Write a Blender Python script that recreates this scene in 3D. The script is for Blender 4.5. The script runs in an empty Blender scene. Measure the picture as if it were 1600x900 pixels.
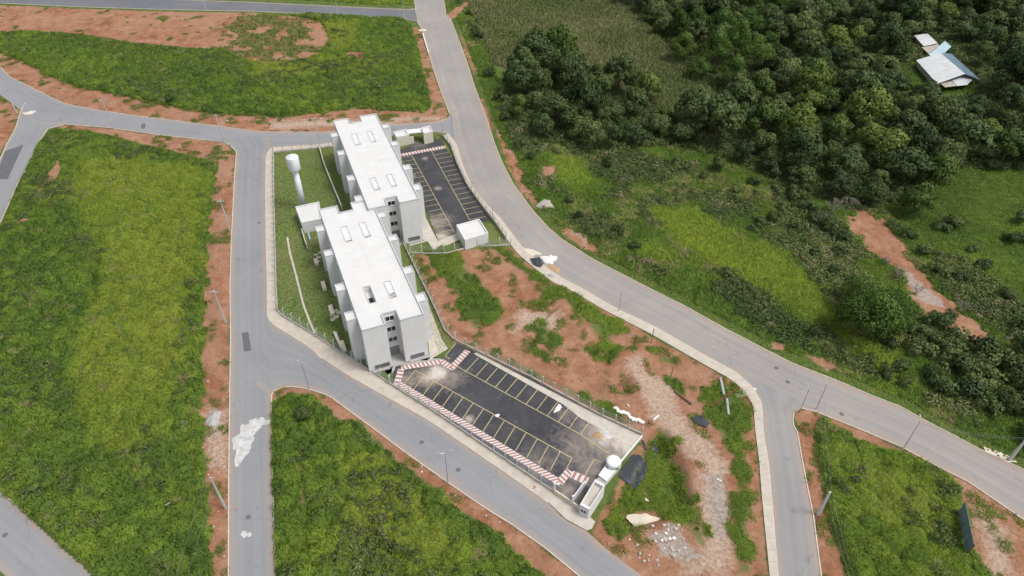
import bpy, bmesh, math, random
import numpy as np
from mathutils import Vector, Matrix
random.seed(7); RNG = np.random.default_rng(7)
S = bpy.context.scene
COL = S.collection

# ------------------------------------------------------------------ camera
FPX, PITCH, HCAM = 1067.0, math.radians(40.7), 100.0
cd = bpy.data.cameras.new('camera'); cam = bpy.data.objects.new('camera', cd); COL.objects.link(cam)
cd.sensor_width = 36.0; cd.lens = FPX / 1600 * 36.0; cd.clip_start = 1; cd.clip_end = 6000
cam.location = (0, 0, HCAM); cam.rotation_euler = (math.pi / 2 - PITCH, 0, 0)
S.camera = cam
# ------------------------------------------------------------------ sky, sun, exposure (bright overcast)
SUN_EL, SUN_AZ = math.radians(62), math.radians(108)      # azimuth clockwise from +Y: high on the right
w = bpy.data.worlds.new('World'); S.world = w; w.use_nodes = True
nt = w.node_tree; bg = nt.nodes['Background']
sky = nt.nodes.new('ShaderNodeTexSky'); sky.sky_type = 'NISHITA'; sky.sun_disc = False
sky.sun_elevation = SUN_EL; sky.sun_rotation = SUN_AZ; sky.dust_density = 4; sky.air_density = 1.2
hs = nt.nodes.new('ShaderNodeHueSaturation'); hs.inputs['Saturation'].default_value = 0.42
nt.links.new(sky.outputs[0], hs.inputs['Color']); nt.links.new(hs.outputs[0], bg.inputs[0])
bg.inputs[1].default_value = 0.125
sl = bpy.data.lights.new('sun', 'SUN'); sl.energy = 1.3; sl.angle = math.radians(16); sl.color = (1, .975, .935)
sun = bpy.data.objects.new('sun', sl); COL.objects.link(sun)
sd = Vector((math.sin(SUN_AZ) * math.cos(SUN_EL), math.cos(SUN_AZ) * math.cos(SUN_EL), math.sin(SUN_EL)))
sun.rotation_euler = sd.to_track_quat('Z', 'Y').to_euler()
S.view_settings.view_transform = 'Standard'; S.view_settings.look = 'None'
S.view_settings.gamma = 1; S.view_settings.use_curve_mapping = False
S.view_settings.exposure = 0.68

# ------------------------------------------------------------------ maths helpers
def smooth(x, a, b):
    t = np.clip((x - a) / (b - a), 0, 1); return t * t * (3 - 2 * t)
def hash2(ix, iy, k=0):
    n = np.sin(ix * 127.1 + iy * 311.7 + k * 74.7) * 43758.5453
    return n - np.floor(n)
def vnoise(x, y, k=0):
    ix, iy = np.floor(x), np.floor(y); fx, fy = x - ix, y - iy
    fx = fx * fx * (3 - 2 * fx); fy = fy * fy * (3 - 2 * fy)
    a, b = hash2(ix, iy, k), hash2(ix + 1, iy, k); c, d = hash2(ix, iy + 1, k), hash2(ix + 1, iy + 1, k)
    return (a * (1 - fx) + b * fx) * (1 - fy) + (c * (1 - fx) + d * fx) * fy
def fbm(x, y, k=0, o=4):
    s = 0; a = .5; t = 0
    for i in range(o):
        s = s + a * vnoise(x * 2 ** i + 17 * i, y * 2 ** i - 9 * i, k + i); t += a; a *= .5
    return s / t
def lumps(x, y, r=2.1, k=3):
    """height 0..1 of overlapping rounded grass domes and the id of the dome on top"""
    ix, iy = np.floor(x / r), np.floor(y / r)
    best = np.zeros_like(x); bid = np.zeros_like(x)
    for dx in (-1, 0, 1):
        for dy in (-1, 0, 1):
            cx, cy = ix + dx, iy + dy
            px = (cx + hash2(cx, cy, k)) * r; py = (cy + hash2(cx, cy, k + 5)) * r
            rr = r * (.55 + .55 * hash2(cx, cy, k + 9))
            d = ((x - px) ** 2 + (y - py) ** 2) / rr ** 2
            hh = np.sqrt(np.clip(1 - d, 0, 1)) * (rr / r)
            m = hh > best; best = np.where(m, hh, best); bid = np.where(m, hash2(cx, cy, k + 13), bid)
    return best, bid
def sdf(poly, x, y):
    """signed distance, positive inside"""
    p = np.asarray(poly)[:, :2]; q = np.roll(p, -1, 0)
    d2 = np.full(x.shape, 1e18); ins = np.zeros(x.shape, bool)
    for (ax, ay), (bx, by) in zip(p, q):
        ex, ey = bx - ax, by - ay; L = ex * ex + ey * ey + 1e-12
        t = np.clip(((x - ax) * ex + (y - ay) * ey) / L, 0, 1)
        d2 = np.minimum(d2, (x - ax - t * ex) ** 2 + (y - ay - t * ey) ** 2)
        c = (ay > y) != (by > y)
        ins ^= c & (x < (bx - ax) * (y - ay) / (by - ay + 1e-12) + ax)
    return np.where(ins, 1, -1) * np.sqrt(d2)
def sdfu(polys, x, y):
    r = np.full(x.shape, -1e3)
    for p in polys:
        q = np.asarray(p)[:, :2]; (a, b), (c, d) = q.min(0) - 14, q.max(0) + 14
        m = (x > a) & (x < c) & (y > b) & (y < d)
        if m.any(): r[m] = np.maximum(r[m], sdf(q, x[m], y[m]))
    return r
CP, SP = math.cos(PITCH), math.sin(PITCH)
def ray(u, v):
    a, b = u - 800, 450 - v
    return np.array([a, CP * FPX + SP * b, -SP * FPX + CP * b])
def F(u, v, z=0.0):
    """pixel of the photograph -> point on the horizontal plane z"""
    d = ray(u, v); return np.array([0, 0, HCAM]) + d * ((HCAM - z) / -d[2])
def FL(pts, z=0.0): return [F(u, v, z) for u, v in pts]

# ------------------------------------------------------------------ roads and pavements traced on the plane z = 0
R1_right = [(680,-40),(693,0),(697,24),(704,30),(718,66),(732,105),(740,132),(760,185),(772,224),(785,256),(800,285),(830,327),(855,355),(877,374),(925,405),(1012,450),(1072,480),(1125,510),(1200,549),(1242,570),(1307,595),(1365,620),(1407,636),(1440,655),(1475,673),(1525,700),(1562,717),(1600,735),(1680,778)]
R1_left = [(640,-40),(648,0),(650,20),(652,34),(660,47),(670,82),(677,107),(690,145),(703,178),(708,210),(713,225),(722,257),(737,292),(760,320),(782,342),(800,366),(818,390),(848,414),(876,434),(907,450),(962,482),(1025,512),(1112,562),(1150,582),(1200,608),(1250,637),(1272,642),(1310,657),(1355,675),(1412,700),(1462,727),(1512,752),(1600,812),(1680,866)]
R2_up = [(-60,70),(0,105),(15,120),(75,150),(100,162),(150,172),(212,181),(300,192),(375,202),(400,206),(507,207),(612,195),(685,191),(697,186),(706,178)]
R2_low = [(-60,100),(0,148),(22,164),(60,194),(100,194),(150,198),(175,200),(250,211),(350,222),(366,231),(415,240),(424,231),(500,226),(612,212),(677,206),(700,209),(712,222)]
R3_left = [(340,215),(357,225),(370,237),(367,275),(362,375),(360,450),(361,525),(360,600),(359,675),(358,780),(358,900),(356,1000)]
R3_right = [(418,215),(424,225),(416,242),(415,300),(416,380),(418,450),(418,495),(422,560),(424,618),(424,650),(425,725),(427,800),(430,900),(433,1000)]
R4_up = [(416,480),(423,505),(481,541),(506,561),(543,586),(570,601),(600,618),(669,656),(779,731),(800,747),(857,786),(882,812),(917,830),(950,860),(1000,897),(1080,960)]
R4_low = [(400,600),(423,618),(428,610),(447,603),(475,606),(504,614),(517,620),(585,670),(633,706),(701,754),(758,793),(800,819),(850,854),(900,895),(985,965)]
R5_left = [(1150,580),(1175,605),(1190,630),(1192,675),(1200,720),(1205,775),(1215,895),(1222,980)]
R5_right = [(1265,632),(1240,645),(1237,660),(1245,675),(1252,715),(1260,757),(1270,805),(1282,897),(1292,980)]
R6_left = [(40,160),(32,176),(25,200),(12,224),(0,250),(-50,350)]
R6_right = [(105,185),(100,195),(75,201),(62,220),(45,257),(25,292),(0,350),(-50,450)]
R7_up = [(-60,715),(0,769),(70,825),(150,897),(220,960)]
R7_low = [(-60,835),(0,892),(9,900),(40,925),(80,960)]
R0_up = [(-100,-28),(130,-8),(262,-1),(400,4),(525,10),(637,15),(655,13)]
R0_low = [(-100,1),(0,5),(125,11),(250,15),(400,18),(550,25),(635,30),(656,34)]
def resample(pts, n):
    p = np.array(pts); s = np.r_[0, np.cumsum(np.linalg.norm(np.diff(p, axis=0), axis=1))]
    t = np.linspace(0, s[-1], n); return np.stack([np.interp(t, s, p[:, i]) for i in range(p.shape[1])], 1)
def step(pts, d):
    p = np.array(pts); L = np.linalg.norm(np.diff(p, axis=0), axis=1).sum()
    return resample(p, max(2, int(round(L / d)) + 1))
ROADS = {}
for nm, (a, b) in dict(curving_road=(R1_left, R1_right), cross_street=(R2_low, R2_up), straight_street=(R3_left, R3_right), front_street=(R4_low, R4_up), right_street=(R5_left, R5_right), far_left_street=(R6_left, R6_right), corner_street=(R7_low, R7_up), top_street=(R0_low, R0_up)).items():
    ROADS[nm] = (FL(a), FL(b))
ROADPOLY = [list(a) + list(b)[::-1] for a, b in ROADS.values()]
# pavements: road-side edge and inner edge
W_out = [(612,212),(500,226),(424,231),(416,242),(415,300),(416,380),(418,450),(418,495),(423,505),(481,541),(506,561),(543,586),(570,601),(600,618),(669,656),(779,731),(857,786)]
W_in = [(612,218),(500,231),(430,236),(426,243),(426,300),(428,380),(431,450),(433,486),(440,493),(494,525),(516,540),(553,563),(580,580),(609,599),(678,643),(788,717),(866,770)]
E_out = [(700,209),(713,225),(722,257),(737,292),(760,320),(782,342),(800,366),(818,390),(848,414),(876,434),(907,450),(962,482),(1025,512),(1112,562),(1150,582),(1175,605),(1190,630),(1192,675),(1200,720),(1205,775),(1215,895),(1222,980)]
E_in = [(693,213),(705,228),(715,257),(731,290),(753,321),(776,350),(792,374),(808,396),(836,420),(862,440),(892,454),(950,488),(1013,520),(1104,572),(1142,593),(1163,612),(1177,634),(1180,675),(1186,720),(1190,775),(1202,895),(1208,980)]
PAVE = {'west_pavement': (FL(W_out), FL(W_in)), 'east_pavement': (FL(E_out), FL(E_in))}
PAVEPOLY = [list(a) + list(b)[::-1] for a, b in PAVE.values()]
LOT_NEAR = FL([(612,601),(618,572),(690,562),(713,536),(829,592),(935,650),(1003,681),(952,742),(907,800),(866,770),(788,717)])
LOT_FAR = FL([(622,236),(648,223),(672,219),(690,217),(695,229),(714,258),(731,291),(753,323),(766,345),(720,352),(716,362),(685,377),(655,300)])
FLATPOLY = ROADPOLY + PAVEPOLY + [LOT_NEAR, LOT_FAR]

# ------------------------------------------------------------------ terrain height
SITE = FL([(426,240),(640,205),(700,212),(715,257),(753,321),(797,382),(735,392),(645,396),(664,442),(711,536),(1003,681),(907,800),(433,488)])
DIP = FL([(1006,684),(1038,664),(1070,720),(1085,790),(1040,815),(985,828),(945,825),(917,806)])
RVAL = FL(R1_right) + [np.array([900., 60, 0]), np.array([900., 2500, 0]), np.array([40., 2500, 0])]
PITS = [(F(1066-135,604), 3.0, -1.3), (F(975,605), 2.2, -1.4), (F(985,575), 4.5, .8), (F(880,470), 5, .7), (F(848,478), 3, -.6),
        (F(915,500), 5, .6), (F(38,32), 5, 2.2), (F(185,35), 5, 2.2), (F(345,55), 6, 2.0), (F(380,35), 6, 1.8), (F(138,150), 3, 1.2), (F(860,268), 5, 2.0)]
def broad(x, y):
    d = np.maximum(sdf(RVAL, x, y), 0)
    return -7.5 * smooth(d, 3, 62) + 4.0 * smooth(d, 80, 190)
TALLZ = []        # filled below: polygons of tall lumpy grass
SOILZ = []
def hgt(x, y, fine=True):
    x = np.asarray(x, float); y = np.asarray(y, float)
    z = broad(x, y)
    near = (x > -5) & (x < 60) & (y > 45) & (y < 110)
    if near.any():
        dd = sdf(DIP, x, y); z = z - 2.3 * smooth(dd, -.8, 2.2)
    for c, r, a in PITS:
        q = ((x - c[0]) ** 2 + (y - c[1]) ** 2) / r ** 2
        z = z + a * np.exp(-q * 1.6)
    if fine:
        fl = sdfu(FLATPOLY, x, y); st = sdf(SITE, x, y)
        off = smooth(-fl, .3, 3.5) * (1 - smooth(st, -1, .5))
        z = z + off * (.9 * (fbm(x * .06, y * .06, 2, 3) - .42) + .28 * (fbm(x * .45, y * .45, 8, 3) - .4))
        z = np.where(fl > -.35, np.minimum(z, -.05), np.maximum(z, np.where(st > 0, .02, -9)))
        if TALLZ:
            tz = sdfu(TALLZ, x, y); lm, _ = lumps(x, y)
            z = z + smooth(tz, -.3, 1.2) * (.2 + .95 * lm)
    return z
def P(u, v):
    """pixel -> point on the terrain (broad shape)"""
    z = 0.0
    for _ in range(25):
        p = F(u, v, z); z = .5 * z + .5 * float(hgt(p[0:1], p[1:2], False)[0])
    p = F(u, v, z); p[2] = z; return p
def PL(pts): return [P(u, v) for u, v in pts]
def on(u, v):
    p = P(u, v); p[2] = float(hgt(p[0:1], p[1:2])[0]); return p

# ------------------------------------------------------------------ zones of the ground (photo pixels -> terrain)
F_LEFT = PL([(85,207),(130,206),(235,232),(342,258),(333,288),(326,350),(322,450),(316,560),(316,650),(322,720),(328,800),(322,900),(318,960),(210,960),(148,900),(72,830),(0,765),(-60,712),(-60,455),(0,362),(28,300),(64,224)])
F_TOP = PL([(0,56),(60,52),(130,58),(205,70),(290,80),(350,82),(385,98),(440,102),(500,88),(517,62),(502,36),(455,24),(550,28),(632,33),(645,50),(672,160),(675,170),(660,176),(560,170),(430,184),(340,180),(270,169),(200,154),(120,139),(60,109),(0,84),(-60,60),(-60,40)])
F_LOW = PL([(425,660),(428,632),(452,618),(490,622),(530,662),(560,662),(600,702),(640,742),(690,772),(720,802),(770,832),(800,862),(850,905),(900,960),(433,960),(428,800)])
F_RL = PL([(1277,668),(1285,655),(1300,664),(1350,692),(1420,712),(1480,742),(1500,762),(1500,800),(1512,850),(1545,900),(1570,960),(1345,960),(1322,880),(1290,800),(1278,720)])
F_EDGE = PL([(575,-30),(640,-25),(645,8),(560,6),(440,-1),(300,-12),(300,-40)])
TALLZ += [F_LEFT, F_TOP, F_LOW, F_RL]
YELLOW = PL([(130,262),(200,252),(290,262),(325,275),(318,340),(300,450),(290,560),(250,640),(230,700),(190,720),(150,690),(120,600),(145,480),(170,420),(130,370),(120,290)])
YELLOW2 = [PL([(505,40),(560,35),(560,75),(520,85)]), PL([(400,90),(540,92),(540,110),(480,125),(400,125)]), PL([(540,700),(600,720),(680,800),(720,880),(640,900),(560,850),(530,780)]), PL([(1300,700),(1400,720),(1480,780),(1450,850),(1350,800)])]
BARE = [PL([(95,253),(103,272),(88,292),(55,314),(68,285)]), PL([(30,348),(50,341),(48,353),(34,357)]), PL([(538,86),(570,85),(569,99),(546,99)]), PL([(132,832),(152,828),(148,842)]), PL([(462,690),(475,695),(480,800),(472,800)])]
SOIL = [PL([(-60,3),(0,8),(100,13),(250,18),(400,21),(470,28),(502,36),(517,62),(500,88),(440,102),(385,98),(350,82),(290,80),(200,70),(120,57),(60,51),(0,54),(-60,40)]),
 PL([(-60,58),(0,82),(40,95),(60,108),(120,138),(200,153),(270,168),(340,180),(430,185),(560,170),(640,176),(672,170),(666,140),(655,80),(645,45),(652,42),(662,58),(672,95),(682,130),(692,155),(700,175),(697,185),(685,190),(612,194),(507,206),(400,205),(300,191),(212,180),(150,171),(100,161),(75,149),(15,119),(0,104),(-60,69)]),
 PL([(100,195),(175,201),(250,212),(350,223),(368,240),(365,300),(360,400),(358,500),(357,960),(320,960),(326,800),(314,650),(314,560),(320,450),(324,350),(331,288),(338,260),(300,248),(235,230),(150,207),(85,203)]),
 PL([(-60,110),(0,152),(20,164),(30,176),(22,200),(10,222),(-10,255),(-60,340)]),
 PL([(424,640),(424,618),(430,609),(447,603),(475,606),(517,620),(590,672),(633,704),(701,754),(800,818),(900,897),(970,960),(890,960),(850,903),(800,860),(770,830),(720,800),(690,770),(640,740),(600,700),(560,660),(530,660),(490,621),(452,617),(428,630)]),
 PL([(1245,640),(1272,643),(1312,658),(1360,676),(1462,728),(1512,753),(1600,813),(1680,868),(1680,960),(1570,960),(1545,900),(1512,850),(1502,800),(1500,760),(1480,740),(1420,710),(1350,690),(1300,662),(1285,653),(1276,668),(1278,720),(1290,800),(1322,880),(1340,960),(1292,960),(1283,900),(1260,757),(1247,675)]),
 PL([(645,394),(735,390),(800,386),(820,407),(848,426),(870,442),(960,490),(1020,527),(1112,577),(1150,599),(1170,614),(1178,640),(1182,700),(1190,780),(1200,900),(1206,960),(1060,960),(1003,900),(950,862),(925,832),(935,810),(1003,688),(935,652),(829,595),(711,536),(695,518),(660,443)])]
SOIL_R = [PL([(772,195),(790,215),(800,235),(830,290),(845,310),(835,325),(815,300),(795,265)]), PL([(862,335),(885,345),(925,370),(935,400),(905,385),(880,365)]),
 PL([(1326,324),(1362,328),(1390,346),(1414,385),(1432,424),(1400,428),(1362,395),(1328,366)]), PL([(1398,414),(1432,420),(1470,452),(1500,486),(1528,508),(1552,532),(1574,570),(1550,572),(1524,545),(1488,524),(1430,482)]),
 PL([(697,24),(712,10),(735,0),(745,0),(722,22),(705,30)]), PL([(718,45),(730,75),(745,115),(740,117),(725,80)]), PL([(752,150),(775,205),(767,205),(750,160)]), PL([(1255,553),(1300,562),(1320,575),(1290,578)]), PL([(845,258),(875,262),(872,276),(850,275)]), PL([(1210,533),(1228,538),(1225,548),(1205,545)])]
PALE = [PL([(975,570),(1000,555),(1010,580),(1060,600),(1060,640),(1085,670),(1110,690),(1130,720),(1140,790),(1145,900),(1060,900),(1092,860),(1090,770),(1095,730),(1060,700),(1020,655),(1000,620)]), PL([(812,480),(880,490),(870,520),(800,520)]), PL([(320,650),(357,640),(357,740),(325,730)]), PL([(880,345),(925,372),(915,380)]),
 PL([(420,190),(690,182),(690,188),(420,203)]), PL([(1520,790),(1575,830),(1590,900),(1550,900)])]
GRAVEL = [PL([(1012,835),(1055,820),(1080,852),(1105,872),(1075,885),(1035,870)]), PL([(1100,740),(1130,735),(1140,800),(1130,870),(1105,800)]), PL([(326,638),(341,636),(342,672),(328,668)]), PL([(1415,420),(1470,470),(1480,485),(1440,475),(1412,440)])]
GREEN = [PL(q) for q in ([(646,385),(700,388),(715,395),(740,430),(775,460),(793,485),(790,500),(770,510),(740,515),(725,500),(705,455),(680,430),(665,405)],
 [(768,385),(800,388),(815,405),(848,428),(870,445),(900,455),(930,475),(965,500),(985,520),(960,530),(967,550),(955,570),(940,545),(925,520),(905,500),(880,470),(850,475),(830,470),(850,450),(820,430),(795,412),(775,400)],
 [(825,505),(850,500),(875,530),(880,545),(860,545),(835,530)], [(900,530),(935,555),(930,562),(905,547)], [(760,548),(800,560),(850,583),(900,608),(960,638),(990,655),(995,668),(950,650),(880,617),(800,578)],
 [(1003,690),(1030,660),(1050,680),(1065,720),(1080,740),(1085,780),(1110,855),(1100,862),(1085,850),(1050,810),(1020,792),(1008,778),(985,800),(980,830),(965,840),(935,818)],
 [(1100,600),(1140,600),(1175,620),(1172,680),(1165,760),(1180,900),(1150,900),(1140,800),(1150,740),(1120,680),(1090,650)], [(1010,545),(1060,560),(1065,575),(1030,570)], [(990,580),(1003,600),(1005,630),(995,630)], [(830,540),(870,560),(860,565),(830,552)], [(1040,590),(1070,595),(1065,610),(1045,603)])]
LAWN = [FL([(427,241),(640,215),(640,250),(668,440),(700,520),(714,540),(640,570),(570,572),(433,487)]), FL([(680,212),(693,213),(714,257),(700,258)]), FL([(760,350),(776,352),(797,382),(740,388)]), FL([(612,601),(860,765),(866,772),(607,600)])]

# ------------------------------------------------------------------ materials
MATS = {}
def new_mat(name):
    m = bpy.data.materials.new(name); m.use_nodes = True; MATS[name] = m
    return m, m.node_tree, m.node_tree.nodes['Principled BSDF']
def N(t, kind, **kw):
    n = t.nodes.new(kind)
    for k, v in kw.items(): setattr(n, k, v)
    return n
def noise(t, scale, detail=5, rough=.6, vec=None, dist=0):
    n = N(t, 'ShaderNodeTexNoise'); n.inputs['Scale'].default_value = scale; n.inputs['Detail'].default_value = detail
    n.inputs['Roughness'].default_value = rough; n.inputs['Distortion'].default_value = dist
    if vec is not None: t.links.new(vec, n.inputs['Vector'])
    return n.outputs['Fac']
def pos(t): return N(t, 'ShaderNodeNewGeometry').outputs['Position']
def ramp(t, fac, stops, interp='LINEAR'):
    r = N(t, 'ShaderNodeValToRGB'); r.color_ramp.interpolation = interp
    e = r.color_ramp.elements
    while len(e) < len(stops): e.new(.5)
    for k, (p_, c) in enumerate(stops):
        e[k].position = p_; e[k].color = (*c, 1) if len(c) == 3 else c
    t.links.new(fac, r.inputs[0]); return r.outputs[0]
def mixc(t, fac, a, b, mode='MIX'):
    m = N(t, 'ShaderNodeMix', data_type='RGBA', blend_type=mode)
    for s, v in ((m.inputs[0], fac), (m.inputs[6], a), (m.inputs[7], b)):
        if hasattr(v, 'is_output'): t.links.new(v, s)
        elif isinstance(v, tuple): s.default_value = (*v, 1)
        else: s.default_value = v
    return m.outputs[2]
def maths(t, op, a, b=None, clamp=False):
    m = N(t, 'ShaderNodeMath', operation=op, use_clamp=clamp)
    for s, v in ((m.inputs[0], a), (m.inputs[1], b)):
        if v is None: continue
        if hasattr(v, 'is_output'): t.links.new(v, s)
        else: s.default_value = v
    return m.outputs[0]
def bump(t, b, fac, strength, dist=.05):
    n = N(t, 'ShaderNodeBump'); n.inputs['Strength'].default_value = strength; n.inputs['Distance'].default_value = dist
    t.links.new(fac, n.inputs['Height']); t.links.new(n.outputs[0], b.inputs['Normal'])
def mat(name, col, rough=.85, var=.25, scale=.8, bmp=0, col2=None, metal=0, spec=.3, fine=8):
    m, t, b = new_mat(name); p = pos(t)
    c2 = col2 or tuple(x * (1 - var) for x in col)
    f = noise(t, scale, 6, .65, p); f2 = noise(t, fine, 4, .6, p)
    f = ramp(t, f, [(.3, (0, 0, 0)), (.72, (1, 1, 1))])
    c = mixc(t, f, col, c2)
    c = mixc(t, 1.0, c, ramp(t, f2, [(.25, (1 - var * .5,) * 3), (.75, (1 + var * .25,) * 3)]), 'MULTIPLY')
    t.links.new(c, b.inputs['Base Color']); b.inputs['Roughness'].default_value = rough; b.inputs['Metallic'].default_value = metal
    b.inputs['Specular IOR Level'].default_value = spec
    if bmp: bump(t, b, f2, bmp)
    return m
mat('white_wall', (.62, .62, .615), .8, .10, .5, col2=(.565, .56, .545))
mat('cream_wall', (.63, .57, .46), .85, .2, .7)
mat('beige_wall', (.56, .52, .45), .85, .2, .7)
mat('roof_white', (.555, .552, .542), .7, .1, .35, col2=(.505, .495, .468))
mat('parapet', (.50, .515, .53), .75, .12, .6)
mat('concrete', (.50, .455, .39), .9, .28, .6, .2)
mat('concrete_grey', (.40, .39, .37), .9, .3, .7, .2)
mat('pole_concrete', (.50, .49, .47), .85, .2, 1)
mat('pavement', (.47, .42, .35), .9, .22, .5, .2)
mat('kerb', (.54, .49, .42), .9, .3, .8)
mat('frame_white', (.75, .76, .77), .5, .05, 1)
mat('glass', (.02, .024, .028), .12, .1, 1, spec=.6)
mat('opening_shade', (.03, .03, .033), .9, .2, 1)  # near-black colour stands in for the unlit depth of openings
mat('grille', (.20, .20, .21), .6, .1, 1)
mat('yellow_paint', (.52, .43, .20), .8, .35, 1.2, col2=(.34, .29, .17))
mat('white_paint', (.62, .60, .57), .8, .25, 1.5)
mat('red_paint', (.37, .15, .135), .8, .35, 1.2, col2=(.28, .16, .145))
mat('metal_grey', (.42, .43, .45), .4, .1, 1, metal=.6)
mat('metal_light', (.62, .64, .66), .4, .1, 1, metal=.2)
mat('tank_white', (.66, .67, .69), .45, .06, .5)
mat('black_plastic', (.040, .044, .054), .42, .4, 1.5, .6, spec=.4)
mat('blue_pipe', (.30, .45, .58), .5, .1, 1)
mat('wood', (.19, .12, .075), .9, .3, 1)
mat('rust', (.16, .06, .03), .9, .3, 1)
mat('pvc_white', (.75, .74, .71), .5, .15, 2)
mat('mortar', (.62, .54, .44), .9, .25, .6, .3)
mat('plaster_white', (.72, .70, .67), .95, .2, 1.5, .2)
mat('plaster_smear', (.58, .57, .55), .95, .5, .9, .2, col2=(.30, .295, .285), fine=3)
mat('sand', (.42, .28, .15), .95, .3, 2, .4)
mat('rubble', (.45, .40, .35), .95, .4, 1.5, .3)
mat('manhole', (.135, .13, .125), .8, .3, 3)
mat('bark', (.10, .075, .05), .95, .3, 2)
mat('twig', (.30, .27, .24), .95, .3, 2)
mat('cable', (.16, .16, .17), .6, .1, 1)
mat('sheet_metal', (.56, .56, .55), .55, .25, .5, col2=(.43, .45, .46), metal=.1)
mat('sheet_blue', (.10, .155, .19), .45, .3, .4, col2=(.17, .24, .29), metal=.2)
mat('sheet_pale_blue', (.40, .52, .56), .5, .2, .5)
mat('billboard', (.15, .215, .215), .7, .3, .8)
mat('tar_patch', (.115, .118, .125), .9, .25, .8, .1)
mat('yellow_plastic', (.6, .45, .05), .5, .1, 1)

def road_mat(name, base, dark, light, streak=.5):
    m, t, b = new_mat(name); p = pos(t)
    uv = N(t, 'ShaderNodeUVMap'); uv.uv_map = 'UVMap'
    sx = N(t, 'ShaderNodeMapping'); sx.inputs['Scale'].default_value = (.55, .010, 1); t.links.new(uv.outputs[0], sx.inputs[0])
    st = noise(t, 1.0, 5, .6, sx.outputs[0])
    big = noise(t, .06, 5, .6, p); mid = noise(t, .7, 6, .7, p, .6); fine = noise(t, 14, 3, .7, p)
    c = mixc(t, ramp(t, big, [(.35, (0,) * 3), (.65, (1,) * 3)]), base, light)
    c = mixc(t, maths(t, 'MULTIPLY', ramp(t, st, [(.38, (0,) * 3), (.68, (.8,) * 3)]), streak), c, dark)
    c = mixc(t, ramp(t, mid, [(.56, (0,) * 3), (.78, (.8,) * 3)]), c, light)
    c = mixc(t, ramp(t, mid, [(.20, (.6,) * 3), (.36, (0,) * 3)]), c, dark)
    sp = N(t, 'ShaderNodeSeparateXYZ'); t.links.new(uv.outputs[0], sp.inputs[0])
    # reddish dust washed to the two edges (uv x = metres from the near edge, z = -)
    at = N(t, 'ShaderNodeAttribute'); at.attribute_name = 'edge'
    e = maths(t, 'ADD', at.outputs['Fac'], maths(t, 'MULTIPLY', maths(t, 'SUBTRACT', noise(t, .35, 5, .65, p), .5), 2.6))
    c = mixc(t, ramp(t, maths(t, 'MULTIPLY', e, .4), [(.0, (.85,) * 3), (.55, (0,) * 3)]), c, (.31, .225, .17))
    # cracks sealed with tar
    v = N(t, 'ShaderNodeTexVoronoi', feature='DISTANCE_TO_EDGE'); v.inputs['Scale'].default_value = .028
    wv = N(t, 'ShaderNodeVectorMath', operation='ADD'); nz = N(t, 'ShaderNodeTexNoise'); nz.inputs['Scale'].default_value = .25
    t.links.new(p, nz.inputs['Vector']); ms = N(t, 'ShaderNodeVectorMath', operation='SCALE'); ms.inputs['Scale'].default_value = 5
    t.links.new(nz.outputs['Color'], ms.inputs[0]); t.links.new(p, wv.inputs[0]); t.links.new(ms.outputs[0], wv.inputs[1]); t.links.new(wv.outputs[0], v.inputs['Vector'])
    c = mixc(t, ramp(t, v.outputs['Distance'], [(.0, (.28,) * 3), (.0035, (0,) * 3)]), c, tuple(x * .5 for x in dark))
    oil = noise(t, .32, 2, .5, p); c = mixc(t, ramp(t, oil, [(.66, (0,) * 3), (.76, (.5,) * 3)]), c, tuple(x * .75 for x in dark))
    tyre = N(t, 'ShaderNodeMath', operation='SINE'); t.links.new(maths(t, 'MULTIPLY', sp.outputs[0], 3.4), tyre.inputs[0])
    c = mixc(t, maths(t, 'MULTIPLY', ramp(t, maths(t, 'MULTIPLY', maths(t, 'ADD', tyre.outputs[0], 1.0), .5), [(.45, (0,) * 3), (.9, (.55,) * 3)]), big), c, light)
    c = mixc(t, 1.0, c, ramp(t, fine, [(.25, (.85,) * 3), (.75, (1.1,) * 3)]), 'MULTIPLY')
    t.links.new(c, b.inputs['Base Color']); b.inputs['Roughness'].default_value = .85; b.inputs['Specular IOR Level'].default_value = .25
    bump(t, b, fine, .15, .02)
road_mat('asphalt_worn', (.238, .224, .212), (.165, .162, .160), (.290, .265, .243))
road_mat('asphalt_grey', (.205, .208, .214), (.145, .149, .155), (.238, .238, .242))
road_mat('asphalt_mid', (.222, .216, .211), (.155, .154, .155), (.262, .250, .240))
road_mat('asphalt_dark', (.115, .12, .13), (.075, .08, .09), (.15, .152, .158), .5)
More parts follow.
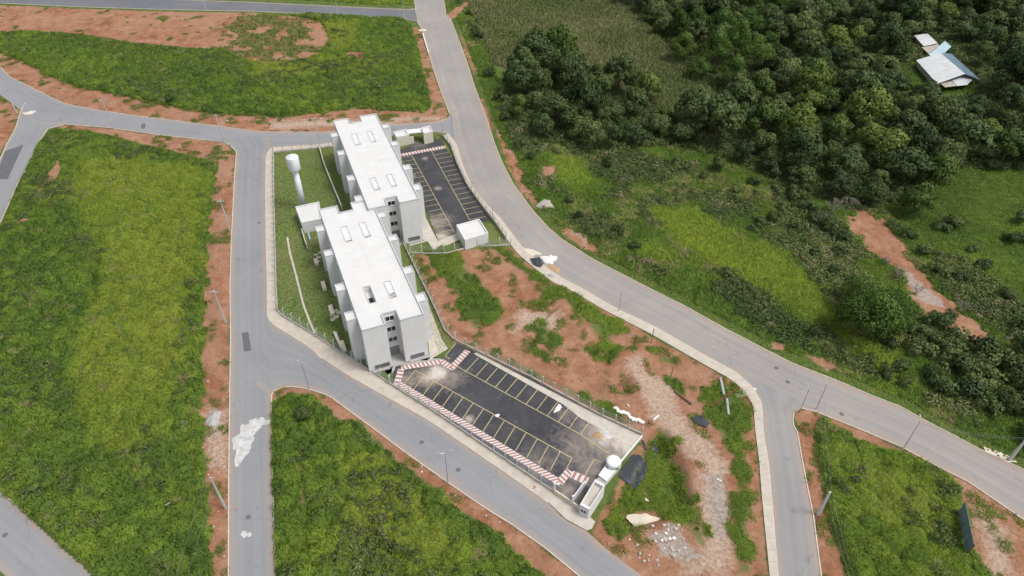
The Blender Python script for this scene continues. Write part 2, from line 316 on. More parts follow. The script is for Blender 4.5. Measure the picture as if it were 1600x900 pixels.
def lot_mat():
    m, t, b = new_mat('asphalt_lot'); p = pos(t)
    at = N(t, 'ShaderNodeAttribute'); at.attribute_name = 'dust'
    big = noise(t, .16, 6, .65, p, .8); mid = noise(t, .9, 6, .7, p); fine = noise(t, 12, 3, .7, p)
    c = mixc(t, ramp(t, big, [(.35, (0,) * 3), (.68, (1,) * 3)]), (.036, .037, .041), (.06, .06, .064))
    c = mixc(t, ramp(t, mid, [(.55, (0,) * 3), (.85, (.6,) * 3)]), c, (.11, .105, .10))
    d = maths(t, 'ADD', at.outputs['Fac'], maths(t, 'MULTIPLY', maths(t, 'SUBTRACT', noise(t, .55, 9, .75, p, 1.2), .5), 1.2))
    c = mixc(t, ramp(t, d, [(.12, (0,) * 3), (.42, (.35,) * 3), (.62, (.6,) * 3), (.85, (1,) * 3)]), c, (.36, .30, .25))
    d2 = maths(t, 'ADD', at.outputs['Fac'], maths(t, 'MULTIPLY', maths(t, 'SUBTRACT', noise(t, .8, 7, .7, p, .5), .5), 1.2))
    c = mixc(t, ramp(t, d2, [(.7, (0,) * 3), (1.0, (.9,) * 3)]), c, (.50, .46, .42))
    c = mixc(t, 1.0, c, ramp(t, fine, [(.25, (.8,) * 3), (.75, (1.15,) * 3)]), 'MULTIPLY')
    t.links.new(c, b.inputs['Base Color']); b.inputs['Roughness'].default_value = .85; b.inputs['Specular IOR Level'].default_value = .25
lot_mat()
def ground_mat():
    m, t, b = new_mat('ground'); p = pos(t)
    def attr(n):
        a = N(t, 'ShaderNodeAttribute'); a.attribute_name = n; return a.outputs['Fac']
    big = noise(t, .05, 5, .6, p); mid = noise(t, .28, 7, .68, p, .4); fin = noise(t, 1.6, 7, .7, p); vf = noise(t, 9, 4, .7, p)
    def edge(a, amp, lo, hi):
        s = maths(t, 'ADD', a, maths(t, 'MULTIPLY', maths(t, 'SUBTRACT', mid, .5), amp))
        s = maths(t, 'ADD', s, maths(t, 'MULTIPLY', maths(t, 'SUBTRACT', fin, .5), amp * .6))
        mr = N(t, 'ShaderNodeMapRange'); mr.inputs[1].default_value = lo; mr.inputs[2].default_value = hi; t.links.new(s, mr.inputs[0]); return mr.outputs[0]
    g = ramp(t, mid, [(.3, (.055, .085, .022)), (.5, (.09, .125, .032)), (.7, (.14, .145, .05))])
    g = mixc(t, ramp(t, fin, [(.62, (0,) * 3), (.8, (.6,) * 3)]), g, (.15, .11, .07))
    lawn = ramp(t, fin, [(.3, (.095, .140, .040)), (.5, (.145, .190, .060)), (.7, (.20, .22, .09))])
    lawn = mixc(t, ramp(t, big, [(.45, (0,) * 3), (.7, (.7,) * 3)]), lawn, (.21, .185, .095))
    soil = ramp(t, mid, [(.28, (.150, .058, .030)), (.42, (.235, .100, .052)), (.55, (.305, .150, .086)), (.72, (.385, .232, .152))])
    soil = mixc(t, ramp(t, big, [(.38, (0,) * 3), (.65, (.55,) * 3)]), soil, (.35, .215, .145))
    soil = mixc(t, ramp(t, fin, [(.3, (.6,) * 3), (.48, (0,) * 3)]), soil, (.13, .056, .034))
    soil = mixc(t, ramp(t, fin, [(.66, (0,) * 3), (.80, (.7,) * 3)]), soil, (.43, .31, .23))
    pale = ramp(t, fin, [(.3, (.26, .165, .115)), (.5, (.38, .275, .205)), (.7, (.48, .39, .31))])
    grav = ramp(t, fin, [(.3, (.20, .155, .12)), (.5, (.31, .255, .21)), (.7, (.43, .375, .33))])
    c = mixc(t, edge(attr('lawn'), .6, -.1, .2), g, lawn)
    c = mixc(t, edge(attr('soil'), 2.4, -.2, .3), c, soil)
    c = mixc(t, edge(attr('pale'), 5.0, -.8, 1.6), c, pale)
    c = mixc(t, edge(attr('gravel'), 3.5, -.3, .8), c, grav)
    c = mixc(t, edge(attr('green'), 5.0, .3, 1.6), c, g)
    c = mixc(t, 1.0, c, ramp(t, vf, [(.25, (.78,) * 3), (.75, (1.15,) * 3)]), 'MULTIPLY')
    t.links.new(c, b.inputs['Base Color']); b.inputs['Roughness'].default_value = .95; b.inputs['Specular IOR Level'].default_value = .1
    h = maths(t, 'ADD', fin, maths(t, 'MULTIPLY', vf, .3)); bump(t, b, h, .9, .35)
ground_mat()
def leaf_mat(name, stops, tint='random', trans=.3, wob=.25, nscale=.35):
    """stops: colours along the tint 0..1; the tint is an instance attribute or the object's random number"""
    m, t, b = new_mat(name)
    if tint == 'attr':
        a = N(t, 'ShaderNodeAttribute', attribute_type='INSTANCER'); a.attribute_name = 'tint'; f = a.outputs['Fac']
    else: f = N(t, 'ShaderNodeObjectInfo').outputs['Random']
    a2 = N(t, 'ShaderNodeAttribute'); a2.attribute_name = 'leaf'
    f = maths(t, 'ADD', f, maths(t, 'MULTIPLY', maths(t, 'SUBTRACT', a2.outputs['Fac'], .5), wob), True)
    c = ramp(t, f, stops)
    c = mixc(t, 1.0, c, ramp(t, noise(t, nscale, 4, .6, pos(t)), [(.3, (.85,) * 3), (.7, (1.15,) * 3)]), 'MULTIPLY')
    t.links.new(c, b.inputs['Base Color']); b.inputs['Roughness'].default_value = .65; b.inputs['Specular IOR Level'].default_value = .22
    tr = N(t, 'ShaderNodeBsdfTranslucent'); t.links.new(c, tr.inputs[0])
    mx = N(t, 'ShaderNodeMixShader'); mx.inputs[0].default_value = trans
    t.links.new(b.outputs[0], mx.inputs[1]); t.links.new(tr.outputs[0], mx.inputs[2]); t.links.new(mx.outputs[0], t.nodes['Material Output'].inputs[0])
GR = [(0, (.080, .138, .032)), (.26, (.148, .240, .046)), (.48, (.228, .330, .052)), (.70, (.325, .410, .058)), (.90, (.390, .445, .068)), (.96, (.34, .31, .13)), (1, (.36, .31, .20))]
leaf_mat('grass_leaf', GR, 'attr', trans=.42, wob=.16)
leaf_mat('shrub_leaf', [(0, (.056, .086, .027)), (.4, (.104, .138, .042)), (.7, (.168, .188, .066)), (1, (.25, .21, .125))], 'attr')
leaf_mat('cane_leaf', [(0, (.105, .150, .046)), (.5, (.19, .22, .080)), (.8, (.28, .265, .135)), (1, (.34, .30, .19))], 'attr', nscale=.12)
leaf_mat('dark_foliage', [(0, (.046, .074, .025)), (.5, (.072, .106, .033)), (1, (.106, .140, .043))], wob=.7)
leaf_mat('olive_foliage', [(0, (.064, .098, .032)), (.5, (.096, .136, .044)), (1, (.140, .172, .056))], wob=.7)
leaf_mat('light_foliage', [(0, (.066, .110, .024)), (.5, (.095, .145, .030)), (1, (.15, .19, .038))], wob=.7)
leaf_mat('bamboo_foliage', [(0, (.050, .100, .018)), (.5, (.075, .135, .024)), (1, (.11, .165, .030))], wob=.6)
leaf_mat('palm_foliage', [(0, (.10, .125, .045)), (.5, (.13, .155, .055)), (1, (.17, .18, .07))], wob=.6)
leaf_mat('grey_foliage', [(0, (.085, .088, .060)), (.5, (.12, .12, .085)), (1, (.17, .16, .12))], wob=.6)

# ------------------------------------------------------------------ object helpers
class MB:
    def __init__(s): s.v = []; s.f = []; s.m = []
    def add(s, vs, fs):
        o = len(s.v); s.v += [tuple(map(float, q)) for q in vs]; s.f += [tuple(o + i for i in f) for f in fs]; return s
    def box(s, x0, x1, y0, y1, z0, z1):
        return s.add([(x0,y0,z0),(x1,y0,z0),(x1,y1,z0),(x0,y1,z0),(x0,y0,z1),(x1,y0,z1),(x1,y1,z1),(x0,y1,z1)],
                     [(3,2,1,0),(4,5,6,7),(0,1,5,4),(1,2,6,5),(2,3,7,6),(3,0,4,7)])
    def prism(s, poly, z0, z1, top=True, bot=True):
        n = len(poly); p = [tuple(q[:2]) for q in poly]
        if sum(p[i][0] * p[(i + 1) % n][1] - p[(i + 1) % n][0] * p[i][1] for i in range(n)) < 0: p = p[::-1]
        fs = [(i, (i + 1) % n, n + (i + 1) % n, n + i) for i in range(n)]
        if top: fs.append(tuple(range(n, 2 * n)))
        if bot: fs.append(tuple(range(n))[::-1])
        return s.add([(x, y, z0) for x, y in p] + [(x, y, z1) for x, y in p], fs)
    def bar(s, a, b, r0, r1=None, n=6):
        a, b = Vector(a), Vector(b); r1 = r0 if r1 is None else r1
        d = (b - a).normalized(); x = d.orthogonal().normalized(); y = d.cross(x)
        c = [(math.cos(i * 2 * math.pi / n), math.sin(i * 2 * math.pi / n)) for i in range(n)]
        return s.add([a + x * u * r0 + y * v * r0 for u, v in c] + [b + x * u * r1 + y * v * r1 for u, v in c],
                     [(i, (i + 1) % n, n + (i + 1) % n, n + i) for i in range(n)] + [tuple(range(n))[::-1], tuple(range(n, 2 * n))])
    def tube(s, pts, r, n=5):
        for a, b in zip(pts[:-1], pts[1:]): s.bar(a, b, r, r, n)
        return s
    def lathe(s, prof, n=24, c=(0, 0, 0)):
        vs = []
        for r, z in prof: vs += [(c[0] + r * math.cos(i * 2 * math.pi / n), c[1] + r * math.sin(i * 2 * math.pi / n), c[2] + z) for i in range(n)]
        fs = [(k * n + i, k * n + (i + 1) % n, (k + 1) * n + (i + 1) % n, (k + 1) * n + i) for k in range(len(prof) - 1) for i in range(n)]
        fs += [tuple(range(n))[::-1], tuple((len(prof) - 1) * n + i for i in range(n))]
        return s.add(vs, fs)
    def mesh(s, name, m):
        me = bpy.data.meshes.new(name); me.from_pydata(s.v, [], s.f); me.materials.append(MATS[m]); me.update(); return me
    def build(s, name, m, parent=None, loc=None, rz=0, smooth_=False):
        me = s.mesh(name, m)
        if smooth_: me.polygons.foreach_set('use_smooth', [True] * len(me.polygons))
        return link(name, me, parent, loc, rz)
def link(name, me, parent=None, loc=None, rz=0, sc=None):
    o = bpy.data.objects.new(name, me); COL.objects.link(o); o.parent = parent
    if loc is not None: o.location = tuple(map(float, loc))
    o.rotation_euler[2] = rz
    if sc is not None: o.scale = sc
    return o
def empty(name, loc, rz=0):
    o = link(name, None, None, loc, rz); o.empty_display_size = .5; return o
def tag(o, label=None, cat=None, group=None, kind=None):
    for k, v in (('label', label), ('category', cat), ('group', group), ('kind', kind)):
        if v: o[k] = v
    return o
def frame(p, q):
    """angle of the ground direction p -> q"""
    return math.atan2(q[1] - p[1], q[0] - p[0])

# ------------------------------------------------------------------ the ground
def axis(lo, a, b, hi, d, g=1.16):
    c = list(np.arange(a, b + 1e-6, d)); r = []; s = d; x = b
    while x < hi: s *= g; x += s; r.append(x)
    l = []; s = d; x = a
    while x > lo: s *= g; x -= s; l.append(x)
    return np.array(l[::-1] + c + r)
def far_axis(lo, a, b, c, hi):
    m = axis(lo, a, b, b, .5); r = []; s = .5; x = b
    while x < c: s = min(1.4, s * 1.02); x += s; r.append(x)
    while x < hi: s *= 1.25; x += s; r.append(x)
    return np.r_[m, r]
xs = axis(-1800, -95, 95, 95, .55, 1.0001) if False else None
def sym_axis():
    r = []; s = .55; x = 0
    while x < 100: x += s; r.append(x)
    while x < 250: s = min(1.5, s * 1.03); x += s; r.append(x)
    while x < 2500: s *= 1.3; x += s; r.append(x)
    return np.r_[-np.array(r[::-1]), 0, r]
def build_ground():
    xs = sym_axis(); r = []; s = .55; x = 44
    while x < 190: x += s; r.append(x)
    while x < 340: s = min(1.5, s * 1.02); x += s; r.append(x)
    while x < 3500: s *= 1.3; x += s; r.append(x)
    l = []; s = .55; x = 44
    while x > -900: l.append(x); s *= 1.5; x -= s
    ys = np.array(l[::-1] + r)
    X, Y = np.meshgrid(xs, ys); nx, ny = len(xs), len(ys); x, y = X.ravel(), Y.ravel()
    z = hgt(x, y)
    co = np.stack([x, y, z], 1).astype(np.float32)
    i = np.arange(nx * ny).reshape(ny, nx)
    fc = np.stack([i[:-1, :-1], i[:-1, 1:], i[1:, 1:], i[1:, :-1]], -1).reshape(-1, 4)
    me = bpy.data.meshes.new('ground'); me.vertices.add(len(co)); me.vertices.foreach_set('co', co.ravel())
    me.loops.add(fc.size); me.loops.foreach_set('vertex_index', fc.ravel().astype(np.int32))
    me.polygons.add(len(fc)); me.polygons.foreach_set('loop_start', np.arange(0, fc.size, 4, dtype=np.int32))
    me.polygons.foreach_set('use_smooth', np.ones(len(fc), bool)); me.update(); me.validate()
    A = dict(soil=np.maximum(sdfu(SOIL + SOIL_R, x, y), sdfu(BARE, x, y)), pale=sdfu(PALE, x, y), gravel=sdfu(GRAVEL, x, y), green=sdfu(GREEN, x, y), lawn=sdfu(LAWN, x, y))
    for k, v in A.items():
        a = me.attributes.new(k, 'FLOAT', 'POINT'); a.data.foreach_set('value', np.clip(v, -30, 30).astype(np.float32))
    me.materials.append(MATS['ground'])
    o = link('ground', me); tag(o, 'red earth and green ground of the housing estate and valley', 'ground', kind='structure')
build_ground()

# ------------------------------------------------------------------ roads, kerbs, pavements
def road(nm, mname, z, label):
    a, b = ROADS[nm]
    n = max(len(step(a, 1.6)), len(step(b, 1.6))); a, b = resample(a, n), resample(b, n); k = 10
    t = np.linspace(0, 1, k)
    p = a[:, None, :] * (1 - t)[None, :, None] + b[:, None, :] * t[None, :, None]; p[..., 2] = z
    wd = np.linalg.norm(b - a, axis=1); s = np.r_[0, np.cumsum(np.linalg.norm(np.diff((a + b) / 2, axis=0), axis=1))]
    i = np.arange(n * k).reshape(n, k); fc = np.stack([i[:-1, :-1], i[:-1, 1:], i[1:, 1:], i[1:, :-1]], -1).reshape(-1, 4)
    me = bpy.data.meshes.new(nm); me.from_pydata(p.reshape(-1, 3).tolist(), [], fc.tolist())
    if me.polygons[len(me.polygons) // 2].normal.z < 0: me.flip_normals()
    med = float(np.median(wd)); U = np.broadcast_to(t[None, :] * med, (n, k)); V = np.broadcast_to(s[:, None], (n, k))
    uv = me.uv_layers.new(name='UVMap'); li = np.zeros(len(me.loops), np.int32); me.loops.foreach_get('vertex_index', li)
    uv.data.foreach_set('uv', np.stack([U.ravel()[li], V.ravel()[li]], 1).ravel().astype(np.float32))
    e = np.minimum(t[None, :], 1 - t[None, :]) * wd[:, None]
    at = me.attributes.new('edge', 'FLOAT', 'POINT'); at.data.foreach_set('value', e.ravel().astype(np.float32))
    me.materials.append(MATS[mname]); o = link(nm, me); tag(o, label, 'road', kind='structure')
road('top_street', 'asphalt_dark', .004, 'dark asphalt street along the top edge')
road('curving_road', 'asphalt_worn', .008, 'wide worn asphalt road curving down past the estate to the right edge')
road('cross_street', 'asphalt_grey', .012, 'grey street crossing behind the apartment blocks')
road('straight_street', 'asphalt_grey', .016, 'straight grey street beside the big left field')
road('front_street', 'asphalt_grey', .020, 'worn street sloping past the near parking lot')
road('right_street', 'asphalt_mid', .012, 'grey street running off the bottom edge beside a pale pavement')
road('far_left_street', 'asphalt_grey', .008, 'grey street leaving the left junction downwards')
road('corner_street', 'asphalt_grey', .008, 'grey street cutting the bottom left corner')

def strip(mb, pts, w0, w1, z0, z1):
    """solid strip along a polyline, from offset w0 to w1 on its left"""
    p = np.array(pts)[:, :2]; d = np.gradient(p, axis=0); d /= np.linalg.norm(d, axis=1)[:, None] + 1e-9
    nrm = np.stack([-d[:, 1], d[:, 0]], 1); a, b = p + nrm * w0, p + nrm * w1; n = len(p); z0 = np.broadcast_to(z0, n); z1 = np.broadcast_to(z1, n)
    vs = []
    for i in range(n): vs += [(*a[i], z0[i]), (*b[i], z0[i]), (*b[i], z1[i]), (*a[i], z1[i])]
    fs = [(0, 1, 2, 3), tuple(4 * (n - 1) + q for q in (3, 2, 1, 0))]
    for i in range(n - 1):
        for q in range(4):
            r = (q + 1) % 4; fs.append((4 * i + q, 4 * (i + 1) + q, 4 * (i + 1) + r, 4 * i + r))
    mb.add(vs, fs)
def kerb(pts, label):
    mb = MB(); strip(mb, step(FL(pts), 1.5), -.02, .17, -.15, .11); tag(mb.build('kerb', 'kerb'), label, 'kerb', kind='structure')
kerb(R1_right, 'pale kerb on the valley side of the curving road')
kerb(R1_left[3:9][::-1], 'pale kerb between the top field and the curving road')
kerb(R1_left[25:][::-1], 'pale kerb of the lower right plot along the curving road')
kerb(R2_up[1:-1], 'pale kerb on the far side of the cross street')
kerb(R2_low[4:10][::-1] , 'pale kerb at the top of the big left field')
kerb(R3_left[1:][::-1], 'pale kerb beside the red verge of the straight street')
kerb(R4_low[1:][::-1], 'pale kerb round the tip of the lower field')
kerb([(424,618),(424,650),(425,725),(427,800),(430,900),(433,1000)], 'pale kerb of the lower field on the straight street')
kerb(R5_right[1:], 'pale kerb of the lower right plot on the right street') 
kerb(R6_left[::-1], 'pale kerb of the dirt corner at the left junction')
kerb(R6_right[1:], 'pale kerb of the big left field on the far left street')
kerb(R7_up, 'pale kerb on the bottom left corner street')
kerb(R0_low[::-1], 'pale kerb under the top street'); kerb(R0_up[2:], 'pale kerb above the top street')
kerb(R1_left[:3][::-1], 'short kerb at the top street corner')

def pavement(nm, label):
    a, b = PAVE[nm]; n = len(step(a, 2.0)); a, b = resample(a, n), resample(b, n)
    root = empty(nm.split('_')[1], (0, 0, 0)); tag(root, label, 'pavement', kind='structure')
    kb = MB(); strip(kb, a, -.06, .10, -.15, .117) if nm.startswith('east') else strip(kb, a[::-1], -.06, .10, -.15, .117)
    kb.build('kerbstone_edge', 'kerb', root)
    for i in range(n - 1):
        c = (a[i] + a[i + 1] + b[i] + b[i + 1]) / 4
        q = [c + (v - c) * .985 for v in (a[i], a[i + 1], b[i + 1], b[i])]
        MB().prism(q, -.1, .12 + random.uniform(-.012, .012)).build('slab', 'pavement', root)
pavement('west_pavement', 'pale concrete pavement round the walled side of the estate')
pavement('east_pavement', 'pale concrete pavement on the inner edge of the curving road')

# ------------------------------------------------------------------ parking lots
def lot(nm, poly, z, label, dust):
    p = np.array(poly)[:, :2]; x0, y0 = p.min(0); x1, y1 = p.max(0)
    bm = bmesh.new(); vs = [bm.verts.new((*q, z)) for q in p]; f = bm.faces.new(vs); bm.normal_update()
    if f.normal.z < 0: f.normal_flip()
    for ax, lo, hi in ((0, x0, x1), (1, y0, y1)):
        for c in np.arange(lo + .6, hi, .6):
            co = [0, 0, 0]; co[ax] = c; no = [0, 0, 0]; no[ax] = 1
            bmesh.ops.bisect_plane(bm, geom=bm.verts[:] + bm.edges[:] + bm.faces[:], plane_co=co, plane_no=no)
    me = bpy.data.meshes.new(nm); bm.to_mesh(me); bm.free()
    co = np.zeros(len(me.vertices) * 3, np.float32); me.vertices.foreach_get('co', co); co = co.reshape(-1, 3)
    a = me.attributes.new('dust', 'FLOAT', 'POINT'); a.data.foreach_set('value', dust(co[:, 0], co[:, 1]).astype(np.float32))
    me.materials.append(MATS['asphalt_lot']); o = link(nm, me); return tag(o, label, 'parking lot', kind='structure')
def spots(lst):
    cs = [(F(u, v), r, s) for u, v, r, s in lst]
    def f(x, y):
        d = np.zeros_like(x) + .04
        for c, r, s in cs: d = np.maximum(d, s * np.exp(-((x - c[0]) ** 2 + (y - c[1]) ** 2) / r ** 2))
        return d
    return f
near_lot = lot('parking_lot', LOT_NEAR, .03, 'dark asphalt parking lot with yellow stalls in front of the near block', spots([(985,690,5.5,1.0),(950,678,5.5,.85),(965,720,4,.7),(930,730,5,.5),(905,700,5,.42),(683,583,3.0,1.0),(668,590,2.5,.8),(732,655,1.0,.9),(640,592,2.5,.5),(840,725,4,.35),(890,650,4,.3),(870,790,4,.6),(890,770,3,.55),(700,590,3.5,.5)]))
far_lot = lot('parking_lot', LOT_FAR, .03, 'dark asphalt parking lot beside the far block', spots([(688,370,3,.8),(675,350,4,.6),(690,345,3,.5),(655,225,3,.4),(664,248,1,.7),(684,294,1,.7),(645,275,1.2,.6)]))
def quad(mb, a, b, wd, z):
    a, b = np.array(a[:2]), np.array(b[:2]); d = (b - a) / np.linalg.norm(b - a); n = np.array([-d[1], d[0]]) * wd / 2
    mb.add([(*(a - n), z), (*(b - n), z), (*(b + n), z), (*(a + n), z)], [(0, 1, 2, 3)])
def pline(parent, a, b, name='stall_line', m='yellow_paint', wd=.13, z=.036):
    mb = MB(); quad(mb, a, b, wd, z); return mb.build(name, m, parent)
def stalls(parent, A, B, Cc, n):
    """row of n stalls: A->B is the aisle line, A->Cc the first divider"""
    A, B, Cc = (np.array(q[:2]) for q in (A, B, Cc)); d = Cc - A
    pline(parent, A, B, 'aisle_line', z=.040)
    for i in range(n + 1): q = A + (B - A) * i / n; pline(parent, q, q + d)
zz = lambda x, y: F(580 + x / 2.8125, 500 + y / 2.8125)
z1 = lambda x, y, z=0: F(400 + x / 4, 160 + y / 4, z)
stalls(near_lot, zz(193, 222), zz(882, 607), zz(140, 288), 15)
A_, B_ = zz(375, 203), zz(920, 503); dv = (zz(470, 165) - zz(420, 222) + zz(972, 432) - zz(920, 503)) / 2
stalls(near_lot, A_, B_, A_ + dv, 12); pline(near_lot, B_, zz(1045, 588), 'aisle_line', z=.040)
for q in (zz(965, 530), zz(1010, 558)): pline(near_lot, q + dv * .3, q + dv)
pline(near_lot, zz(935, 690), zz(980, 612)); pline(near_lot, zz(980, 612), zz(1025, 632), z=.044); pline(near_lot, zz(325, 158), zz(372, 104)); pline(near_lot, zz(325, 158), zz(345, 172), z=.044)
axd = z1(1250, 830) - z1(975, 333)
stalls(far_lot, z1(975, 333), z1(1250, 830), z1(900, 346), 17)
stalls(far_lot, z1(1097, 305), z1(1335, 735), z1(1188, 288), 15)
def hatch(parent, pts, wd, pitch, slant, z=.036):
    """white walkway with slanting red stripes along a ground polyline"""
    p = np.array(pts)[:, :2]
    for k, (a, b) in enumerate(zip(p[:-1], p[1:])):
        L = np.linalg.norm(b - a); d = (b - a) / L; n = np.array([-d[1], d[0]])
        mb = MB(); quad(mb, a, b, wd, z + k * .003); mb.build('walkway_base', 'white_paint', parent)
        m = max(1, int(L / pitch)); pt = L / m
        for i in range(m):
            s = (i + .25) * pt; sl = slant * wd / 2; h = wd / 2 - .02
            q = []
            for t_, e in ((s, -1), (s + pt * .5, -1), (s + pt * .5, 1), (s, 1)):
                tt = min(max(t_ + e * sl, 0), L); q.append((*(a + d * tt + n * h * e), z + .012 + k * .003))
            MB().add(q, [(0, 1, 2, 3)]).build('red_stripe', 'red_paint', parent)
hatch(near_lot, FL([(627, 577), (620, 600)]), 1.3, .78, .1)
hatch(near_lot, FL([(619, 597), (876, 755)]), 1.25, .74, .75, .039)
hatch(near_lot, FL([(874, 755), (890, 735)]), 1.3, .75, .2, .037)
hatch(near_lot, FL([(627, 575), (690, 565)]), 1.2, .74, -.3, .037)
hatch(near_lot, FL([(689, 564), (706, 575)]), 1.2, .74, 0, .039)
hatch(near_lot, FL([(704, 577), (731, 548)]), 1.3, .74, .2, .033)
hatch(near_lot, FL([(893, 741), (918, 752)]), 1.5, .9, 0, .037)
hatch(far_lot, [z1(905, 330), z1(1182, 278)], 1.5, .85, .0)
for (x, y) in ((718, 558), ): pass
def blob(name, u, v, rx, ry, h, m, label, cat, seed=0, z=None, rough=.25, n=18, rz=0.0, rings=4):
    """low irregular mound or spill lying on the ground"""
    rg = random.Random(seed); c = on(u, v) if z is None else F(u, v, z)
    if z is not None: c[2] = z
    n *= 2; ph = [rg.uniform(0, 6.283) for _ in range(6)]
    rad = [1 + rough * (.5 * math.sin(2 * i * 6.283 / n + ph[0]) + .45 * math.sin(3 * i * 6.283 / n + ph[1]) + .35 * math.sin(5 * i * 6.283 / n + ph[2]) + .25 * math.sin(8 * i * 6.283 / n + ph[3])) + rg.uniform(-.12, .12) * rough for i in range(n)]; vs = []; fs = []
    for k in range(rings):
        t = 1 - k / rings
        for i in range(n):
            a = i * 2 * math.pi / n; vs.append((rx * rad[i] * t * math.cos(a), ry * rad[i] * t * math.sin(a), -.05 * (k == 0) + h * (1 - t * t) * (1 + rg.uniform(-.2, .2) * (k > 0))))
    vs.append((0, 0, h))
    for k in range(rings - 1):
        for i in range(n): j = (i + 1) % n; fs.append((k * n + i, k * n + j, (k + 1) * n + j, (k + 1) * n + i))
    for i in range(n): fs.append(((rings - 1) * n + i, (rings - 1) * n + (i + 1) % n, rings * n))
    o = MB().add(vs, fs).build(name, m, None, c, rz, True); return tag(o, label, cat)

# ------------------------------------------------------------------ apartment blocks
def apartment(origin, ang, Lk, H, label):
    root = empty('apartment_building', (origin[0], origin[1], 0), ang); tag(root, label, 'apartment block', 'apartment blocks of the estate')
    L = 43.0 * Lk; rd = 3.0; ru = 1.45; RZ = H - .35
    plan = [(-6, 0), (-ru, 0), (-ru, rd), (ru - .15, rd), (ru - .15, 0), (6, 0), (6, L), (ru - .2, L), (ru - .2, L - rd), (-ru - .4, L - rd), (-ru - .4, L), (-6, L)]
    MB().prism(plan, 0, RZ, top=False, bot=False).build('wall', 'white_wall', root)
    # roof as cells round the four light wells
    us = [-6, -ru - .4, -2.75, -ru, -1.5 + .001, ru - .2, ru - .15, 1.4, 2.6, 6]
    us = sorted(set([-6, -2.8, -1.85, -1.5, -1.45, 1.25, 1.3, 1.4, 2.6, 6])); ws = sorted([0, rd, 7.0 * Lk, 12.3 * Lk, 28.5 * Lk, 34.4 * Lk, L - rd, L])
    def hole(u0, u1, w0, w1):
        uc, wc = (u0 + u1) / 2, (w0 + w1) / 2
        if wc < rd and -1.45 < uc < 1.3: return True
        if wc > L - rd and -1.85 < uc < 1.25: return True
        for a, b in ((7.0 * Lk, 12.3 * Lk), (28.5 * Lk, 34.4 * Lk)):
            if a < wc < b and (-2.8 < uc < -1.5 or 1.4 < uc < 2.6): return True
        return False
    rf = MB()
    for i in range(len(us) - 1):
        for j in range(len(ws) - 1):
            if not hole(us[i], us[i + 1], ws[j], ws[j + 1]): rf.add([(us[i], ws[j], RZ), (us[i + 1], ws[j], RZ), (us[i + 1], ws[j + 1], RZ), (us[i], ws[j + 1], RZ)], [(0, 1, 2, 3)])
    roof = rf.build('roof', 'roof_white', root)
    for i, (x, y, x2, y2) in enumerate([(-5.5, 19.5, 5.5, 19.53), (-5.5, 24.5, 5.5, 24.53), (-.02, 14, .02, 27)]): MB().box(x, x2, y * Lk, y2 * Lk, RZ + .001, RZ + .02).build('roof_seam', 'parapet', roof)
    pp = MB(); n = len(plan)
    for i in range(n):
        (ax, ay), (bx, by) = plan[i], plan[(i + 1) % n]
        dx, dy = (1 if bx > ax else -1 if bx < ax else 0), (1 if by > ay else -1 if by < ay else 0); nx_, ny_ = -dy * .16, dx * .16; e = .002 * (i % 2)
        pp.box(min(ax, bx, ax + nx_, bx + nx_) - .004, max(ax, bx, ax + nx_, bx + nx_) + .004, min(ay, by, ay + ny_, by + ny_) - .004, max(ay, by, ay + ny_, by + ny_) + .004, RZ - .1, H + e)
    pp.build('parapet', 'parapet', root)
    for a, b, back in ((7.0 * Lk, 12.3 * Lk, False), (28.5 * Lk, 34.4 * Lk, True)):
        for u0, u1 in ((-2.8, -1.5), (1.4, 2.6)):
            sh = MB()
            sh.add([(u0, a, RZ), (u1, a, RZ), (u1, b, RZ), (u0, b, RZ), (u0, a, RZ - 1.5), (u1, a, RZ - 1.5), (u1, b, RZ - 1.5), (u0, b, RZ - 1.5)], [(0, 1, 5, 4), (1, 2, 6, 5), (2, 3, 7, 6), (3, 0, 4, 7), (4, 5, 6, 7)])
            well = sh.build('light_well', 'white_wall', root)
            cb = MB(); t = .12; cb.box(u0 - t, u0, a - t, b + t, RZ - .05, RZ + .16).box(u1, u1 + t, a - t, b + t, RZ - .05, RZ + .16).box(u0, u1, a - t, a, RZ - .05, RZ + .155).box(u0, u1, b, b + t, RZ - .05, RZ + .155)
            cb.build('well_kerb', 'roof_white', well)
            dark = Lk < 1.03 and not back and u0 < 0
            MB().box(u0 + .2, u1 - .2, a + .15, a + ((b - a) * .62 if dark else 1.4), RZ - 1.48, RZ - 1.40).build('shaft_shade', 'opening_shade', well)  # near-black slab on the well floor, painted shade of the deep shaft
            if not dark:
                for i in range(9):
                    y = a + (b - a) * (i + 1.0) / 10; MB().box(u0, u1, y - .05, y + .05, RZ - .10, RZ + .10).build('louvre', 'frame_white', well)
                MB().box(u0 + .01, u1 - .01, a + (1.7 if (Lk < 1.03 and not back) else .9), b - .01, RZ - .22, RZ - .16).build('cover_sheet', 'frame_white', well)
    # side bays with their own small roofs, windows between them
    bays = [(4.0, 6.5), (13.2, 15.5), (25.4, 27.5), (34.9, 37.1)]
    for sgn in (-1, 1):
        for a, b in bays:
            a, b = a * Lk, b * Lk; x0, x1 = (-8.0, -6.002) if sgn < 0 else (6.002, 8.0)
            bay = MB().box(x0, x1, a, b, 0, H - .75).build('side_bay', 'white_wall' if True else '', root)
            MB().box(x0 + .14, x1, a + .14, b - .14, H - .75, H - .70).build('bay_roof', 'roof_white', bay)
            q = MB(); zt = H - .40
            xo = (x0, x0 + .13) if sgn < 0 else (x1 - .13, x1)
            q.box(*xo, a, b, H - .75, zt).box(x0 + .131 * (sgn < 0), x1 - .131 * (sgn > 0), a, a + .13, H - .75, zt).box(x0 + .131 * (sgn < 0), x1 - .131 * (sgn > 0), b - .13, b, H - .75, zt)
            q.build('bay_parapet', 'parapet', bay)
